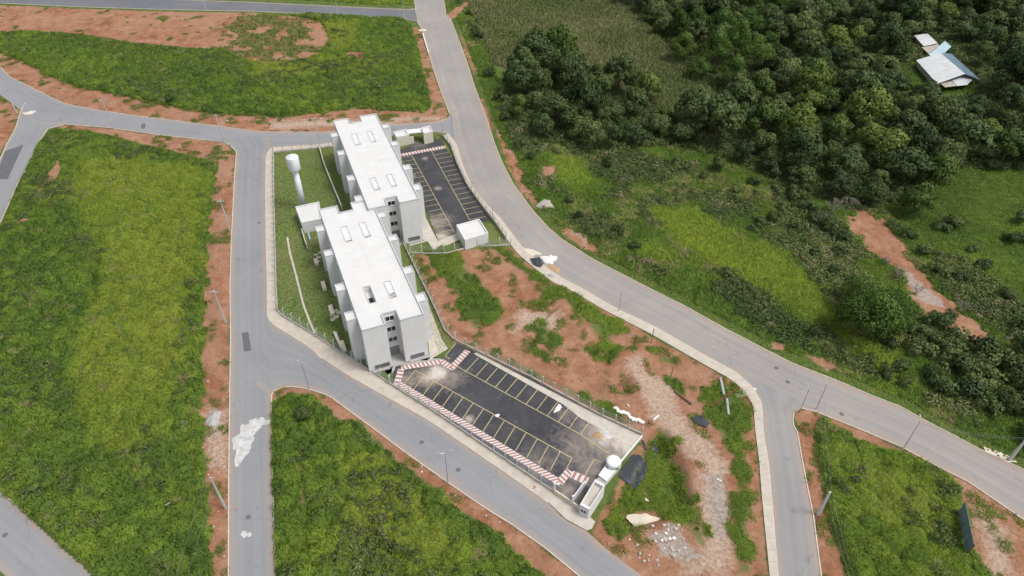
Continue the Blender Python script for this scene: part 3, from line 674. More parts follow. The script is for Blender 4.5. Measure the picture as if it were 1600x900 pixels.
    win = MB().box(0, .03, -.55, .55, 0, 1.1).mesh('window', 'glass')
    fr = MB().box(-.01, .055, -.62, -.55, -.07, 1.17).box(-.01, .055, .55, .62, -.07, 1.17).box(-.01, .055, -.55, .55, 1.1, 1.17).box(-.01, .055, -.55, .55, -.07, 0).box(-.01, .05, -.025, .025, 0, 1.1).mesh('window_frame', 'frame_white')
    sill = MB().box(0, .14, -.7, .7, -.13, -.07).mesh('sill', 'parapet')
    def window(x, y, z, rz, sy=1.0):
        o = link('window', win, root, (x, y, z), rz, (1, sy, 1)); link('frame', fr, o); link('sill', sill, o)
    FH = (H - .35) / 4
    for k in range(4):
        for sgn in (-1, 1):
            for y in (2.0, 8.4, 11.2, 17.4, 19.7, 22.8, 29.5, 32.7, 39.0, 41.2):
                window(6.003 * sgn, y * Lk, k * FH + 1.05, 0 if sgn > 0 else math.pi, .95)
        if k: window(-.1, rd - .003, k * FH + 1.0, -math.pi / 2, 1.5)
        window(-.3, L - rd + .003, k * FH + 1.0, math.pi / 2, 1.15)
    MB().box(-1.05, .9, rd - .05, rd - .003, 0, 2.3).build('entrance_door', 'grille', root)
    MB().box(-1.4, 1.25, -.3, rd - .06, -.05, .06).build('entrance_step', 'concrete_grey', root)
    for x0, x1 in ((-4.9, -1.9), (2.3, 5.2)):
        g = MB().box(x0, x1, -.03, -.003, .5, 1.5).build('vent_grille', 'opening_shade', root); s = MB()
        for i in range(14): x = x0 + (x1 - x0) * (i + .5) / 14; s.box(x - .04, x + .04, -.06, -.031, .5, 1.5)
        s.box(x0, x1, -.065, -.032, 1.0, 1.06); s.build('grille_bars', 'metal_grey', g)
    MB().box(-6.35, -2.0, -.55, -.1, 0, .28).box(2.0, 6.3, -.55, -.1, 0, .28).build('plinth', 'concrete_grey', root)
    return root
near_block = apartment((-22.31, 93.04), math.radians(22.45), 1.0, 11.6, 'white four storey apartment block nearer the camera, with dark open roof wells')
far_block = apartment((-27.25, 132.21), math.radians(20.9), 1.08, 12.0, 'white four storey apartment block farther away, beside the far parking lot')
def loc_near(u, w_):
    a = math.radians(22.45); return np.array([-22.31 + u * math.cos(a) - w_ * math.sin(a), 93.04 + u * math.sin(a) + w_ * math.cos(a), 0])
# paths round the blocks
def sheet(name, pts, z0, z1, m, label, cat='pavement', kind='structure'):
    return tag(MB().prism(pts, z0, z1).build(name, m), label, cat, kind=kind)
sheet('concrete_path', FL([(672,562),(700,545),(690,530),(668,470),(662,474),(671,552)]), -.05, .05, 'concrete', 'concrete path beside the right wall of the near block')
sheet('concrete_path', FL([(640,385),(660,330),(684,377),(715,364),(722,372),(690,388),(678,392),(668,377)]), -.05, .06, 'concrete', 'concrete apron between far block and its parking lot')
sheet('concrete_path', FL([(608,588),(600,578),(640,566),(672,556),(690,561),(622,572)]), -.05, .02, 'concrete_grey', 'concrete apron at the foot of the near block front')
for k, (w0, w1) in enumerate(((37.6, 39.6), (27.9, 30.6), (19.0, 22.0), (7.2, 10.2))):
    q = [loc_near(u, w_) for u, w_ in ((-9.9, w0), (-9.0, w0), (-9.0, w1), (-9.9, w1))]
    tag(MB().prism(q, 0, .8).build('terrace_wall', 'cream_wall'), 'cream terrace wall by the left side of the near block, %s from its front' % ['farthest', 'third', 'second', 'nearest'][k], 'wall', 'terrace walls of the near block')
for k, (u, v) in enumerate(((517,484),(525,486),(529,489),(519,492),(526,495),(520,499))):
    o = MB().lathe([(.55, -.05), (.55, .06), (.5, .08)], 14).build('stepping_stone', 'cream_wall', None, F(u, v)); tag(o, 'round cream stepping stone in the cluster on the lawn', 'stepping stone', 'stepping stones on the lawn')
for k, (u, v) in enumerate(((494,398),(498,402),(501,395),(497,408))):
    c = F(u, v); tag(MB().prism([c + np.array(d) for d in ((-.5, -.3, 0), (.5, -.3, 0), (.5, .3, 0), (-.5, .3, 0))], -.03, .07).build('paving_flag', 'cream_wall'), 'small cream flagstone by the back left of the near block', 'flagstone', 'flagstones behind the near block')
mb = MB(); strip(mb, step(FL([(449,371),(453,395),(462,428),(474,476),(483,500),(492,521)]), 1.5), -.22, .22, -.05, .1); tag(mb.build('drain_channel', 'concrete'), 'thin pale drain channel across the lawn', 'drain')
tag(MB().prism(FL([(521,522),(526,521),(536,546),(533,548)]), 0, .7).build('garden_wall', 'cream_wall'), 'short cream wall stub on the lawn near the front fence', 'wall')
mb = MB(); strip(mb, step(FL([(499,231),(507,260),(514,277),(520,292),(535,328)]), 2), -.12, .12, 0, 1.3); tag(mb.build('garden_wall', 'beige_wall'), 'beige garden wall between the lawn and the far block', 'wall')

# ------------------------------------------------------------------ small service buildings
def flat_box(name, pts, H, label, cat, wall='white_wall', roofm='roof_white', rim=.22, drop=.35):
    """flat roofed box with a raised rim; pts are the corners of its roof, pixel-free world points"""
    p = [np.array(q[:2]) for q in pts]; c = sum(p) / len(p)
    if sum(p[i][0] * p[(i + 1) % 4][1] - p[(i + 1) % 4][0] * p[i][1] for i in range(4)) < 0: p = p[::-1]
    root = empty(name, (c[0], c[1], 0)); tag(root, label, cat); q = [v - c for v in p]
    MB().prism(q, -2.6 if name == 'guard_house' else 0, H - drop, top=False).build('wall', wall, root)
    inn = [v * (1 - rim / np.linalg.norm(v) * 1.4) for v in q]
    MB().add([(*v, H - drop) for v in q], [(0, 1, 2, 3)]).build('roof', roofm, root)
    rb = MB()
    for i in range(4):
        j = (i + 1) % 4; rb.add([(*q[i], H - drop), (*q[j], H - drop), (*inn[j], H - drop), (*inn[i], H - drop), (*q[i], H), (*q[j], H), (*inn[j], H), (*inn[i], H)], [(0, 1, 5, 4), (2, 3, 7, 6), (4, 5, 6, 7)])
    rb.build('parapet', 'white_wall', root); return root, q
z2 = lambda x, y, z=0: F(440 + x / 2.903, 290 + y / 2.903, z)
pump, pq = flat_box('pump_house', [z2(62, 95, 3.2), z2(170, 72, 3.2), z2(178, 150, 3.2), z2(90, 168, 3.2)], 3.2, 'small flat roofed white pump house at the back left of the near block', 'pump house')
MB().box(-1.2, -.2, -4.05, -3.95, 0, 2.1).build('door', 'grille', pump)
mb = MB(); strip(mb, step(FL([(473,365),(478,382),(481,390)]), 1), -.1, .1, 0, 1.6); tag(mb.build('garden_wall', 'beige_wall'), 'low beige wall running from the pump house', 'wall')
tag(MB().tube([F(482, 366) + np.array((0, 0, .35)), F(485, 377) + np.array((0, 0, .35))], .22, 10).build('water_pipe', 'blue_pipe'), 'pale blue pipe lying behind the near block', 'pipe')
util, uq = flat_box('utility_building', [z1(1252, 765, 3), z1(1395, 727, 3), z1(1452, 815, 3), z1(1305, 860, 3)], 3.0, 'white flat roofed utility building at the foot of the far parking lot', 'building')
tw = empty('water_tower', F(475, 325)); tag(tw, 'slim white water tower with cylindrical tank on the left lawn', 'water tower')
MB().lathe([(.82, 0), (.76, 6), (.68, 11.2)], 20).build('column', 'tank_white', tw, smooth_=True)
tk = MB().lathe([(.7, 11.0), (1.42, 11.6), (1.5, 11.8), (1.5, 15.0), (1.42, 15.15)], 28).build('tank', 'tank_white', tw, smooth_=True)
MB().lathe([(1.3, 15.13), (.9, 15.33), (.3, 15.45)], 24).build('lid', 'roof_white', tk)
lad = MB()
for sx in (-.2, .2): lad.bar((sx, -1.62, 11.5), (sx, -1.62, 15.3), .03)
for i in range(10): lad.bar((-.2, -1.62, 11.7 + i * .38), (.2, -1.62, 11.7 + i * .38), .02)
lad.build('ladder', 'metal_light', tw)
# far entrance gatehouse: two white huts joined by a beam over the gate
gh = empty('entrance_gatehouse', z1(975, 265)); tag(gh, 'white entrance gatehouse with canopy at the head of the far parking lot', 'gatehouse')
o = z1(975, 265)[:2]
def relp(pts, z=0): return [z1(x, y, z)[:2] - o for x, y in pts]
def hut(pts, H, nm):
    q = relp(pts, H); MB().prism(q, 0, H - .3, top=False).build(nm, 'cream_wall', gh)
    c = sum(q) / 4; MB().prism([c + (v - c) * 1.0 for v in q], H - .3, H - .1).build(nm + '_roof', 'roof_white', gh)
    rim = MB(); p = q if sum(q[i][0] * q[(i + 1) % 4][1] - q[(i + 1) % 4][0] * q[i][1] for i in range(4)) > 0 else q[::-1]
    for i in range(4):
        j = (i + 1) % 4; a, b = p[i], p[j]; ai, bi = c + (a - c) * .86, c + (b - c) * .86
        rim.add([(*a, H - .1), (*b, H - .1), (*bi, H - .1), (*ai, H - .1), (*a, H + .3), (*b, H + .3), (*bi, H + .3), (*ai, H + .3)], [(0, 1, 5, 4), (2, 3, 7, 6), (4, 5, 6, 7)])
    rim.build(nm + '_parapet', 'white_wall', gh)
hut([(860, 190), (935, 172), (958, 205), (880, 222)], 3.0, 'long_hut'); hut([(1035, 162), (1088, 150), (1105, 185), (1048, 198)], 3.4, 'guard_hut')
q = relp([(940, 172), (1035, 162), (1045, 185), (950, 195)], 2.9); MB().prism(q, 2.75, 2.95).build('canopy', 'white_wall', gh)
q = relp([(955, 255), (1000, 248)], 0); mb = MB(); strip(mb, np.array([(*v, 0) for v in relp([(890, 272), (990, 255)])]), -.1, .1, 0, 2.3); mb.build('gate_wall', 'cream_wall', gh)
d = relp([(1085, 215)], 1.8)[0]; MB().box(d[0] - .35, d[0] + .35, d[1] - .1, d[1] + .1, 1.4, 2.2).build('hut_window', 'glass', gh)
# near gatehouse on the retaining wall
zg = lambda x, y, z=0: F(860 + x / 5, 640 + y / 5, z)
guard, gq = flat_box('guard_house', [zg(230, 742, 2.8), zg(350, 545, 2.8), zg(427, 588, 2.8), zg(302, 780, 2.8)], 2.8, 'narrow white roofless looking guard house at the near lot corner', 'guard house', roofm='concrete', rim=.3, drop=.7)
a, b = gq[3], gq[0]
pts_ = sorted(gq, key=lambda v: v[1])[:2]; pts_.sort(key=lambda v: v[0]); a, b = pts_; dd = (b - a) / np.linalg.norm(b - a); nn = np.array([dd[1], -dd[0]])
wq = [a + dd * .3, a + dd * 1.25, a + dd * 1.25 + nn * .04, a + dd * .3 + nn * .04]
wnd = MB().prism(wq, 1.1, 2.0).build('window', 'glass', guard)
mb = MB()
for f0, f1, zz0, zz1 in ((.22, .3, 1.05, 2.05), (1.25, 1.33, 1.05, 2.05), (.74, .80, 1.1, 2.0), (.3, 1.25, 1.03, 1.1), (.3, 1.25, 2.0, 2.07)):
    mb.prism([a + dd * f0 + nn * .0, a + dd * f1, a + dd * f1 + nn * .07, a + dd * f0 + nn * .07], zz0, zz1)
mb.build('window_frame', 'frame_white', wnd)
sq = [zg(375, 510, 1), zg(470, 380, 1), zg(555, 420, 1), zg(440, 560, 1)]
tag(MB().prism(sq, -2.4, 1.0).build('tank_plinth', 'white_wall'), 'low white walled cistern carrying the round tank at the near lot corner', 'cistern')
sc = [zg(440, 560, .9), zg(385, 515, .9), zg(345, 545, .9), zg(425, 590, .9)]
tag(MB().prism([q + np.array((0.0, 0, 0)) for q in sc], -2.4, .6).build('low_annex', 'concrete_grey'), 'low grey annex between guard house and cistern', 'annex')
ct = (zg(438, 400, 2) + zg(550, 400, 2)) / 2; tk = empty('round_tank', (ct[0], ct[1], 1.0)); tag(tk, 'round white water tank on four dark feet on the cistern roof', 'tank')
MB().lathe([(1.05, .12), (1.22, .2), (1.22, 1.0), (1.15, 1.1), (.6, 1.2), (.15, 1.23)], 32).build('tank_body', 'tank_white', tk, smooth_=True)
for i in range(4):
    an = i * math.pi / 2 + .55; MB().box(-.12, .12, -.12, .12, 0, .25).build('foot', 'black_plastic', tk, (1.2 * math.cos(an), 1.2 * math.sin(an), 0), an)
# retaining wall round the raised corner
mb = MB(); strip(mb, np.array([F(1003, 682), F(975, 716), F(935, 765), F(915, 795)]), -.12, .12, -2.8, .35); tag(mb.build('retaining_wall', 'white_wall'), 'white retaining wall dropping to the grass behind the near lot', 'retaining wall')
sheet('concrete_apron', FL([(930,647),(1001,681),(985,700),(972,690),(905,652),(880,632),(740,553),(745,551)]), .02, .06, 'concrete', 'pale concrete edge strip along the back of the near lot')
sheet('concrete_apron', FL([(862,768),(907,796),(930,815),(925,826),(917,829),(884,811),(858,786)]), -.05, .05, 'concrete', 'concrete driveway apron at the near lot gate')
# entrance gate of the near lot
gt = empty('entrance_gate', F(866, 770)); tag(gt, 'low cream gate wall and sliding gate at the near lot entrance', 'gate'); o_ = F(866, 770)[:2]
def gr(u, v): return F(u, v)[:2] - o_
mb = MB(); strip(mb, np.array([(*gr(866, 771), 0), (*gr(905, 797), 0)]), -.1, .1, 0, 1.1); mb.build('gate_wall', 'cream_wall', gt)
for u, v in ((866, 769), (894, 789)): p_ = gr(u, v); MB().box(p_[0] - .16, p_[0] + .16, p_[1] - .16, p_[1] + .16, 0, 2.7).build('gate_post', 'white_wall', gt)
p0, p1 = gr(896, 783), gr(913, 760); mb = MB(); strip(mb, np.array([(*p0, 0), (*p1, 0)]), -.08, .08, 0, 1.6); mb.build('side_wall', 'white_wall', gt)

# ------------------------------------------------------------------ fences
def fence(pts, label, plinth=.5, post=2.3, sp=2.6, hook=True, m='concrete', side=1):
    p = step(pts, sp); root = empty('perimeter_fence', (p[0][0], p[0][1], 0)); tag(root, label, 'fence', 'perimeter fences of the estate'); o = np.array([p[0][0], p[0][1], 0]); r = np.array(pts) - o
    r[:, 2] = 0; mb = MB(); strip(mb, step(r, .8), -.1, .1, -.1, plinth); mb.build('plinth_wall', m, root)
    q = p - o; q[:, 2] = 0; tops = []
    pm = MB(); pm.box(-.075, .075, -.075, .075, 0, post)
    if hook: pm.add([(-.07, -.07, post), (.07, -.07, post), (.07, .07, post), (-.07, .07, post), (-.05, .35, post + .38), (.05, .35, post + .38), (.05, .45, post + .32), (-.05, .45, post + .32)], [(0, 1, 5, 4), (1, 2, 6, 5), (2, 3, 7, 6), (3, 0, 4, 7), (4, 5, 6, 7)])
    me = pm.mesh('post', 'pole_concrete')
    for i in range(len(q)):
        d = q[min(i + 1, len(q) - 1)] - q[max(i - 1, 0)]; link('post', me, root, q[i], math.atan2(d[1], d[0]) + (math.pi if side < 0 else 0))
    wr = MB()
    for z in np.linspace(plinth + .15, post - .05, 7): wr.tube([Vector((*v[:2], z)) for v in q], .012, 3)
    wr.build('wire_strands', 'metal_grey', root); return root
fence(FL([(428,243),(428,300),(430,380),(432,450),(434,486)]), 'concrete post fence along the west lawn and straight street')
fence(FL([(435,487),(441,494),(494,526),(516,541),(553,564),(580,581),(609,600)]), 'concrete post fence above the street corner by the near block', side=1)
fence(FL([(610,601),(678,644),(788,718),(864,769)]), 'concrete post fence between front street and the striped walkway', plinth=.6)
fence(FL([(619,357),(638,397),(660,442),(678,479),(695,517),(711,533)]), 'concrete post fence between the near block and the red slope')
fence(FL([(712,533),(829,590),(935,648),(1003,680)]), 'concrete post fence along the back edge of the near lot', side=-1)
fence(FL([(642,396),(668,398),(700,397),(727,389)]), 'concrete post fence below the far block, over the grassy bank')
fence(FL([(745,385),(775,386),(798,383)]), 'short concrete post fence beside the utility building')
fence(FL([(690,212),(704,229),(714,257),(730,291),(752,322),(775,351),(791,375)]), 'concrete post fence between far parking lot and curving road', plinth=.9, hook=False)
fence(FL([(428,239),(500,232),(515,230)]), 'concrete post fence along the cross street end of the lawn', hook=False)

# ------------------------------------------------------------------ poles, lamps, cables
def util_pole(u, v, h, label, cross=True, az=0.0, lamp=False, thick=1.0):
    c = on(u, v); c[2] -= .1; r = empty('utility_pole', c, az); tag(r, label, 'utility pole', 'concrete utility poles')
    a, b = .17 * thick, .10 * thick
    MB().add([(-a, -a * .8, 0), (a, -a * .8, 0), (a, a * .8, 0), (-a, a * .8, 0), (-b, -b * .8, h), (b, -b * .8, h), (b, b * .8, h), (-b, b * .8, h)], [(0, 1, 5, 4), (1, 2, 6, 5), (2, 3, 7, 6), (3, 0, 4, 7), (4, 5, 6, 7)]).build('shaft', 'pole_concrete', r)
    if cross:
        MB().box(-.9, .9, -.16, -.06, h - .45, h - .3).build('crossarm', 'pole_concrete', r)
        for x in (-.8, -.3, .3, .8): MB().bar((x, -.11, h - .3), (x, -.11, h - .08), .05, .03).build('insulator', 'metal_light', r)
    if lamp:
        MB().tube([(0, 0, h - 1.2), (.9, 0, h - .8), (1.8, 0, h - .7)], .03).build('lamp_arm', 'metal_grey', r); MB().box(1.6, 2.2, -.13, .13, h - .76, h - .62).build('lamp_head', 'metal_light', r)
    return c + np.array((0, 0, h))
T4 = util_pole(350, 222, 9.2, 'utility pole at the top right corner of the big left field', az=.3)
util_pole(356, 224, 8.2, 'slim lamp pole beside the field corner utility pole', False, lamp=True, thick=.6)
T3 = util_pole(360, 361, 9.3, 'utility pole on the red verge, upper of three along the straight street')
T1 = util_pole(353, 505, 9.3, 'utility pole on the red verge, middle of three along the straight street')
T2 = util_pole(353, 795, 9.0, 'leaning looking concrete pole on the red verge near the bottom', False)
T6 = util_pole(179, 203, 10.2, 'utility pole on the cross street verge left of the field corner', az=.2)
T7 = util_pole(500, 229, 9.6, 'utility pole with lamp behind the far block', lamp=True, az=.2)
T0 = util_pole(26, 176, 9.0, 'pale pole at the dirt corner of the left junction', False, thick=.9)
T8 = util_pole(1278, 804, 6.6, 'short thick concrete pole on the verge of the right street', False, thick=1.5)
T9 = util_pole(1577, 719, 6.5, 'thick pale concrete pole at the right edge by the curving road', False, thick=1.4)
def street_lamp(u, v, h, label, heads=1, az=0.0, m='metal_grey'):
    c = on(u, v); r = empty('street_lamp', c, az); tag(r, label, 'street lamp', 'street lamps')
    MB().bar((0, 0, 0), (0, 0, h), .085, .05, 8).build('post', m, r)
    for i in range(heads):
        a = i * 2 * math.pi / max(heads, 1); x, y = math.cos(a), math.sin(a); L = .85
        MB().tube([(0, 0, h - .05), (x * L, y * L, h + .18)], .03).build('arm', m, r)
        hd = MB().box(-.3, .3, -.11, .11, -.06, .06).build('lamp_head', 'metal_grey', r, (x * (L + .2), y * (L + .2), h + .2), a)
        MB().box(-.28, .28, -.10, .10, -.075, -.061).build('diffuser', 'glass', hd)
    return r
street_lamp(700, 753, 8.2, 'twin headed street lamp on the verge opposite the near lot', 2, .3)
street_lamp(483, 608, 8.2, 'four headed street lamp at the tip of the lower field', 4, .5)
street_lamp(967, 486, 5.5, 'slim street lamp on the inner pavement of the curving road', 1, .8)
street_lamp(1275, 639, 7.0, 'street lamp at the right junction, right of a pair', 1, 1.6)
street_lamp(1249, 644, 6.5, 'street lamp at the right junction, left of a pair', 1, 1.6)
street_lamp(1412, 700, 7.5, 'street lamp on the lower verge near the right edge', 1, 1.2)
street_lamp(322, 15, 6.0, 'street lamp at the top edge, left of three', 1, 1.5, 'metal_light')
street_lamp(528, 23, 8.0, 'street lamp at the top edge, middle of three', 1, 1.5, 'metal_light')
street_lamp(632, 29, 8.0, 'street lamp at the top edge, nearest the curving road', 1, 1.5, 'metal_light')
street_lamp(689, 189, 6.0, 'thin lamp on the verge behind the entrance gatehouse', 1, 1.5)
street_lamp(707, 214, 8.5, 'dark lamp at the entrance corner of the far lot', 1, 0)
street_lamp(770, 346, 4.5, 'dark lamp beside the utility building', 1, 2)
street_lamp(692, 217, 5.5, 'short lamp on the grass wedge by the entrance', 1, 2)
for (u, v, h, lb) in ((1017,537,4.2,'thin dark wooden post left of the pavement on the red plot'), (861,342,3.4,'dark wooden post on the verge beyond the curving road'), (1047,594,4.0,'dark wooden post amid weeds on the red plot'), (852,733,2.5,'small dark post at the edge of the striped walkway'), (936,668,.9,'short white bollard')):
    if h > 1: c = on(u, v); tag(MB().bar((0, 0, -.2), (.06, 0, h), .09, .07).build('wooden_post', 'wood', None, c), lb, 'post', 'wooden posts')
def cable(a, b, sag, label, r=.02, off=(0, 0, 0)):
    a, b = np.array(a) + np.array(off), np.array(b) + np.array(off); t = np.linspace(0, 1, 15)
    tag(MB().tube([Vector(a + (b - a) * s - np.array((0, 0, sag * 4 * s * (1 - s)))) for s in t], r, 4).build('overhead_cable', 'cable'), label, 'cable', 'overhead power cables')
def up(u, v, z): p_ = on(u, v); p_[2] += z; return p_
END = np.array([-44.0, 20.0, 9.0])
for k, (dx, wd) in enumerate(((-.8, 'left'), (-.3, 'inner left'), (.3, 'inner right'), (.8, 'right'))):
    for a, b, nm in ((T4, T3, 'upper'), (T3, T1, 'middle'), (T1, T2, 'lower'), (T2, END, 'lowest')):
        if k in (0, 3): cable(a, b, .7, '%s cable of the %s span over the red verge' % (wd, nm), .018, (dx, -.1, -.1))
for dz, nm in ((-.1, 'top'), (-1.0, 'lower')): cable(T6, T4, 1.0, '%s cable from left junction to the field corner' % nm, .018, (0, 0, dz)); cable(T0, T6, 1.0, '%s cable over the left junction' % nm, .018, (0, 0, dz)); cable(T4, T7, 1.0, '%s cable over the cross street' % nm, .016, (0, 0, dz))
Q = [up(1268, 645, 6.5), T8, up(1315, 960, 7)]
for dx in (-.35, .35):
    for a, b, nm in ((Q[0], Q[1], 'upper'), (Q[1], Q[2], 'lower')): cable(a, b, .6, '%s cable of the %s span over the right verge' % ('left' if dx < 0 else 'right', nm), .018, (dx, 0, -.1))
for dz in (-.1, -.5): cable(up(1412, 700, 7.3), T9, .8, '%s cable crossing to the right edge pole' % ('top' if dz > -.3 else 'lower'), .018, (0, 0, dz)); cable(T9, T9 + np.array((28, -14, 0)), .5, '%s cable leaving at the right edge' % ('top' if dz > -.3 else 'lower'), .018, (0, 0, dz))

# ------------------------------------------------------------------ billboard seen from behind
p0, p1 = on(1492, 805), on(1505, 871); c = (p0 + p1) / 2; az = frame(p0, p1); Lb = np.linalg.norm((p1 - p0)[:2])
bb = empty('billboard', (c[0], c[1], min(p0[2], p1[2])), az); tag(bb, 'green grey billboard seen from behind on the lower right plot', 'billboard')
n_ = 5; hh = 2.8
for i in range(n_):
    for j in range(2):
        x0 = -Lb / 2 + i * Lb / n_; MB().box(x0 + .04, x0 + Lb / n_ - .04, -.03, .03, .5 + j * hh / 2 + .03, .5 + (j + 1) * hh / 2 - .03).build('panel', 'billboard', bb)
for i in range(n_ + 1): x0 = -Lb / 2 + i * Lb / n_; MB().box(x0 - .06, x0 + .06, .035, .15, -.3, .5 + hh).build('upright', 'wood', bb)
MB().box(-Lb / 2, Lb / 2, .152, .2, .5 + hh * .48, .5 + hh * .54).build('rail', 'pvc_white', bb)
for i in (1, 3): x0 = -Lb / 2 + (i + .5) * Lb / n_; MB().bar((x0, .15, 2.2), (x0, 1.5, 0), .05).build('brace', 'wood', bb)

# ------------------------------------------------------------------ house in the wood
hz = float(hgt(np.array([150.]), np.array([236.]), False)[0])
zh = lambda x, y, z: F(1400 + x / 6.925, 20 + y / 6.925, hz + z)
hc = zh(450, 600, 0); house = empty('tin_roofed_house', hc); tag(house, 'long low house with pale and blue metal roofs among the trees', 'house')
def hp(lst): return [zh(*q) - hc for q in lst]
def slab(nm, pts, m, parent, th=.12):
    q = hp(pts); n = len(q); MB().add([(*v[:2], v[2] + hz * 0) for v in q] + [(*v[:2], v[2] - th) for v in q], [tuple(range(n)), tuple(range(n, 2 * n))[::-1]] + [(i, n + i, n + (i + 1) % n, (i + 1) % n) for i in range(n)]).build(nm, m, parent); return q
def sheets(nm, A, B, Cc, D, n, m, sub='roof_sheet'):
    """roof A-B (eave) C-D (ridge) laid in overlapping metal sheets"""
    a, b, c_, d_ = (np.array(v) for v in hp([A, B, Cc, D])); root = None
    for i in range(n):
        s, e = i / n, (i + .985) / n; q = [a + (b - a) * s, a + (b - a) * e, d_ + (c_ - d_) * e, d_ + (c_ - d_) * s]; dz = .03 * (i % 2)
        MB().add([(*v[:2], v[2] + dz) for v in q] + [(*v[:2], v[2] + dz - .06) for v in q], [(0, 1, 2, 3), (7, 6, 5, 4), (0, 4, 5, 1), (1, 5, 6, 2), (2, 6, 7, 3), (3, 7, 4, 0)]).build(sub, m, house)
sheets('main', (218, 512, 3.0), (448, 768, 3.0), (748, 660, 4.6), (480, 432, 4.6), 9, 'sheet_metal')
sheets('side', (910, 725, 2.8), (600, 440, 2.8), (484, 434, 4.55), (750, 662, 4.55), 9, 'sheet_blue')
slab('cross_roof', [(350, 445, 3.6), (420, 400, 3.6), (530, 305, 3.9), (600, 365, 3.9), (525, 435, 4.2), (380, 470, 3.6)], 'sheet_pale_blue', house)
slab('shed_roof', [(195, 245, 3.0), (340, 222, 3.0), (450, 328, 3.0), (300, 360, 2.9)], 'sheet_metal', house)
slab('link_roof', [(275, 370, 2.4), (460, 335, 2.4), (470, 360, 2.4), (350, 440, 2.4)], 'rubble', house)
slab('porch_roof', [(600, 725, 2.7), (745, 672, 3.1), (860, 690, 2.7), (770, 780, 2.5), (660, 790, 2.5)], 'sheet_metal', house); slab('lean_to_roof', [(485, 765, 2.5), (595, 732, 2.6), (655, 790, 2.4), (530, 805, 2.4)], 'rubble', house)
q = hp([(250, 520, 2.8), (450, 745, 2.8), (730, 655, 2.8), (860, 700, 2.6), (590, 450, 2.6), (490, 450, 2.8)]); MB().prism([v[:2] for v in q], -1.5, 2.7).build('wall', 'beige_wall', house)
q = hp([(215, 262, 2.8), (330, 240, 2.8), (425, 325, 2.8), (300, 345, 2.8)]); MB().prism([v[:2] for v in q], -1.5, 2.75).build('shed_wall', 'beige_wall', house)
q = hp([(455, 800, .1), (540, 820, .1), (500, 880, .1), (455, 860, .1)]); MB().prism([v[:2] for v in q], -.5, .15).build('terrace', 'mortar', house)

# ------------------------------------------------------------------ spills, piles and litter of the building site
LOTZ = .05
blob('mortar_spill', 872, 638, 1.1, .6, .05, 'plaster_white', 'white mortar spill on an upper row stall of the near lot', 'spill', 1, .042, .3, rz=.9)
blob('mortar_spill', 777, 649, .5, .4, .04, 'plaster_white', 'small pale spill on the aisle line of the near lot', 'spill', 2, .042)
blob('sand_pile', 934, 680, .9, .8, .35, 'sand', 'small tan sand pile on the near lot', 'sand pile', 3, .032)
blob('cement_spill', 941, 692, .8, .6, .05, 'concrete_grey', 'grey cement stain beside the sand pile', 'spill', 4, .042)
blob('cement_spill', 948, 677, 1.5, 1.2, .03, 'plaster_smear', 'white cement patch around the sand pile', 'spill', 5, .036, .4)
blob('plaster_patch', 384, 685, 2.6, 4.6, .03, 'plaster_smear', 'big white plaster spill across the straight street', 'spill', 6, .024, .45, 26)
blob('plaster_patch', 404, 660, 2.4, 1.2, .03, 'plaster_smear', 'white plaster smear on the straight street above the big spill', 'spill', 16, .022, .5, 22, .3)
blob('plaster_patch', 384, 835, .9, .7, .02, 'plaster_smear', 'small white splash near the bottom of the straight street', 'spill', 7, .022, .5)
blob('lime_pile', 858, 405, 1.6, 1.9, .45, 'plaster_white', 'white lime pile on the edge of the curving road', 'lime pile', 8, .012, .35)
blob('sand_pile', 865, 420, 1.4, 1.6, .2, 'sand', 'thin tan sand spread beside the lime pile', 'sand pile', 9, .010, .35)
blob('gravel_pile', 861, 431, .9, .6, .35, 'concrete_grey', 'grey gravel heap on the inner pavement', 'gravel pile', 10, .12)
blob('earth_spill', 827, 393, 1.3, 3.0, .06, 'mortar', 'pale earth washed along the inner edge of the curving road', 'earth spill', 11, .012, .4, 20, .9)
blob('rubble_heap', 853, 322, 2.2, 2.6, 1.1, 'rubble', 'grey rubble heap on the verge beyond the curving road', 'rubble heap', 12)
blob('gravel_heap', 334, 655, 1.1, 2.2, .6, 'concrete_grey', 'grey gravel heap on the red verge of the straight street', 'gravel heap', 13)
blob('mortar_slab', 1010, 818, 2.7, 1.9, .16, 'mortar', 'pale dried mortar slab on the red plot below the near lot', 'slab', 14, None, .22, 12, -.5)
for k, (u, v, nm) in enumerate(((46, 176, 'left junction'), (659, 47, 'top corner'), (1163, 610, 'right pavement bend'))): blob('earth_spill', u, v, 2.2, 1.4, .05, 'mortar', 'pale earth patch at the %s' % nm, 'earth spill', 20 + k, .02, .35)
for k, (pts) in enumerate(([(1535,690),(1550,695),(1575,712),(1590,722),(1575,722),(1540,706)],)):
    sheet('earth_spill', FL(pts), .0, .016, 'mortar', 'pale earth streak along the outer edge of the curving road', 'earth spill', None)
# dark patches of new asphalt
for pts, lb in (([(8,236),(37,226),(12,280),(-8,280)], 'dark asphalt patch on the far left street'), ([(220,201),(222,193),(228,193),(226,201)], 'small dark patch on the cross street'), ([(378,520),(388,519),(393,548),(381,549)], 'dark repair patch on the straight street')):
    tag(MB().prism(FL(pts), .0, .021).build('asphalt_patch', 'tar_patch'), lb, 'road patch', kind='structure')
for k, (u, v, lb) in enumerate(((388,808,'on the straight street near the bottom'), (8,836,'on the bottom left street'), (716,734,'on the front street opposite the lower stalls'), (659,691,'on the front street left of the twin lamp'), (1213,575,'at the right junction'), (1231,597,'below the junction mouth'), (1315,647,'near the junction kerb'), (405,348,'on the straight street beside the lawn'))):
    o = MB().lathe([(.42, 0), (.42, .012), (.36, .02)], 16).build('manhole_cover', 'manhole', None, (*F(u, v)[:2], .021)); tag(o, 'dark manhole cover ' + lb, 'manhole cover', 'manhole covers')
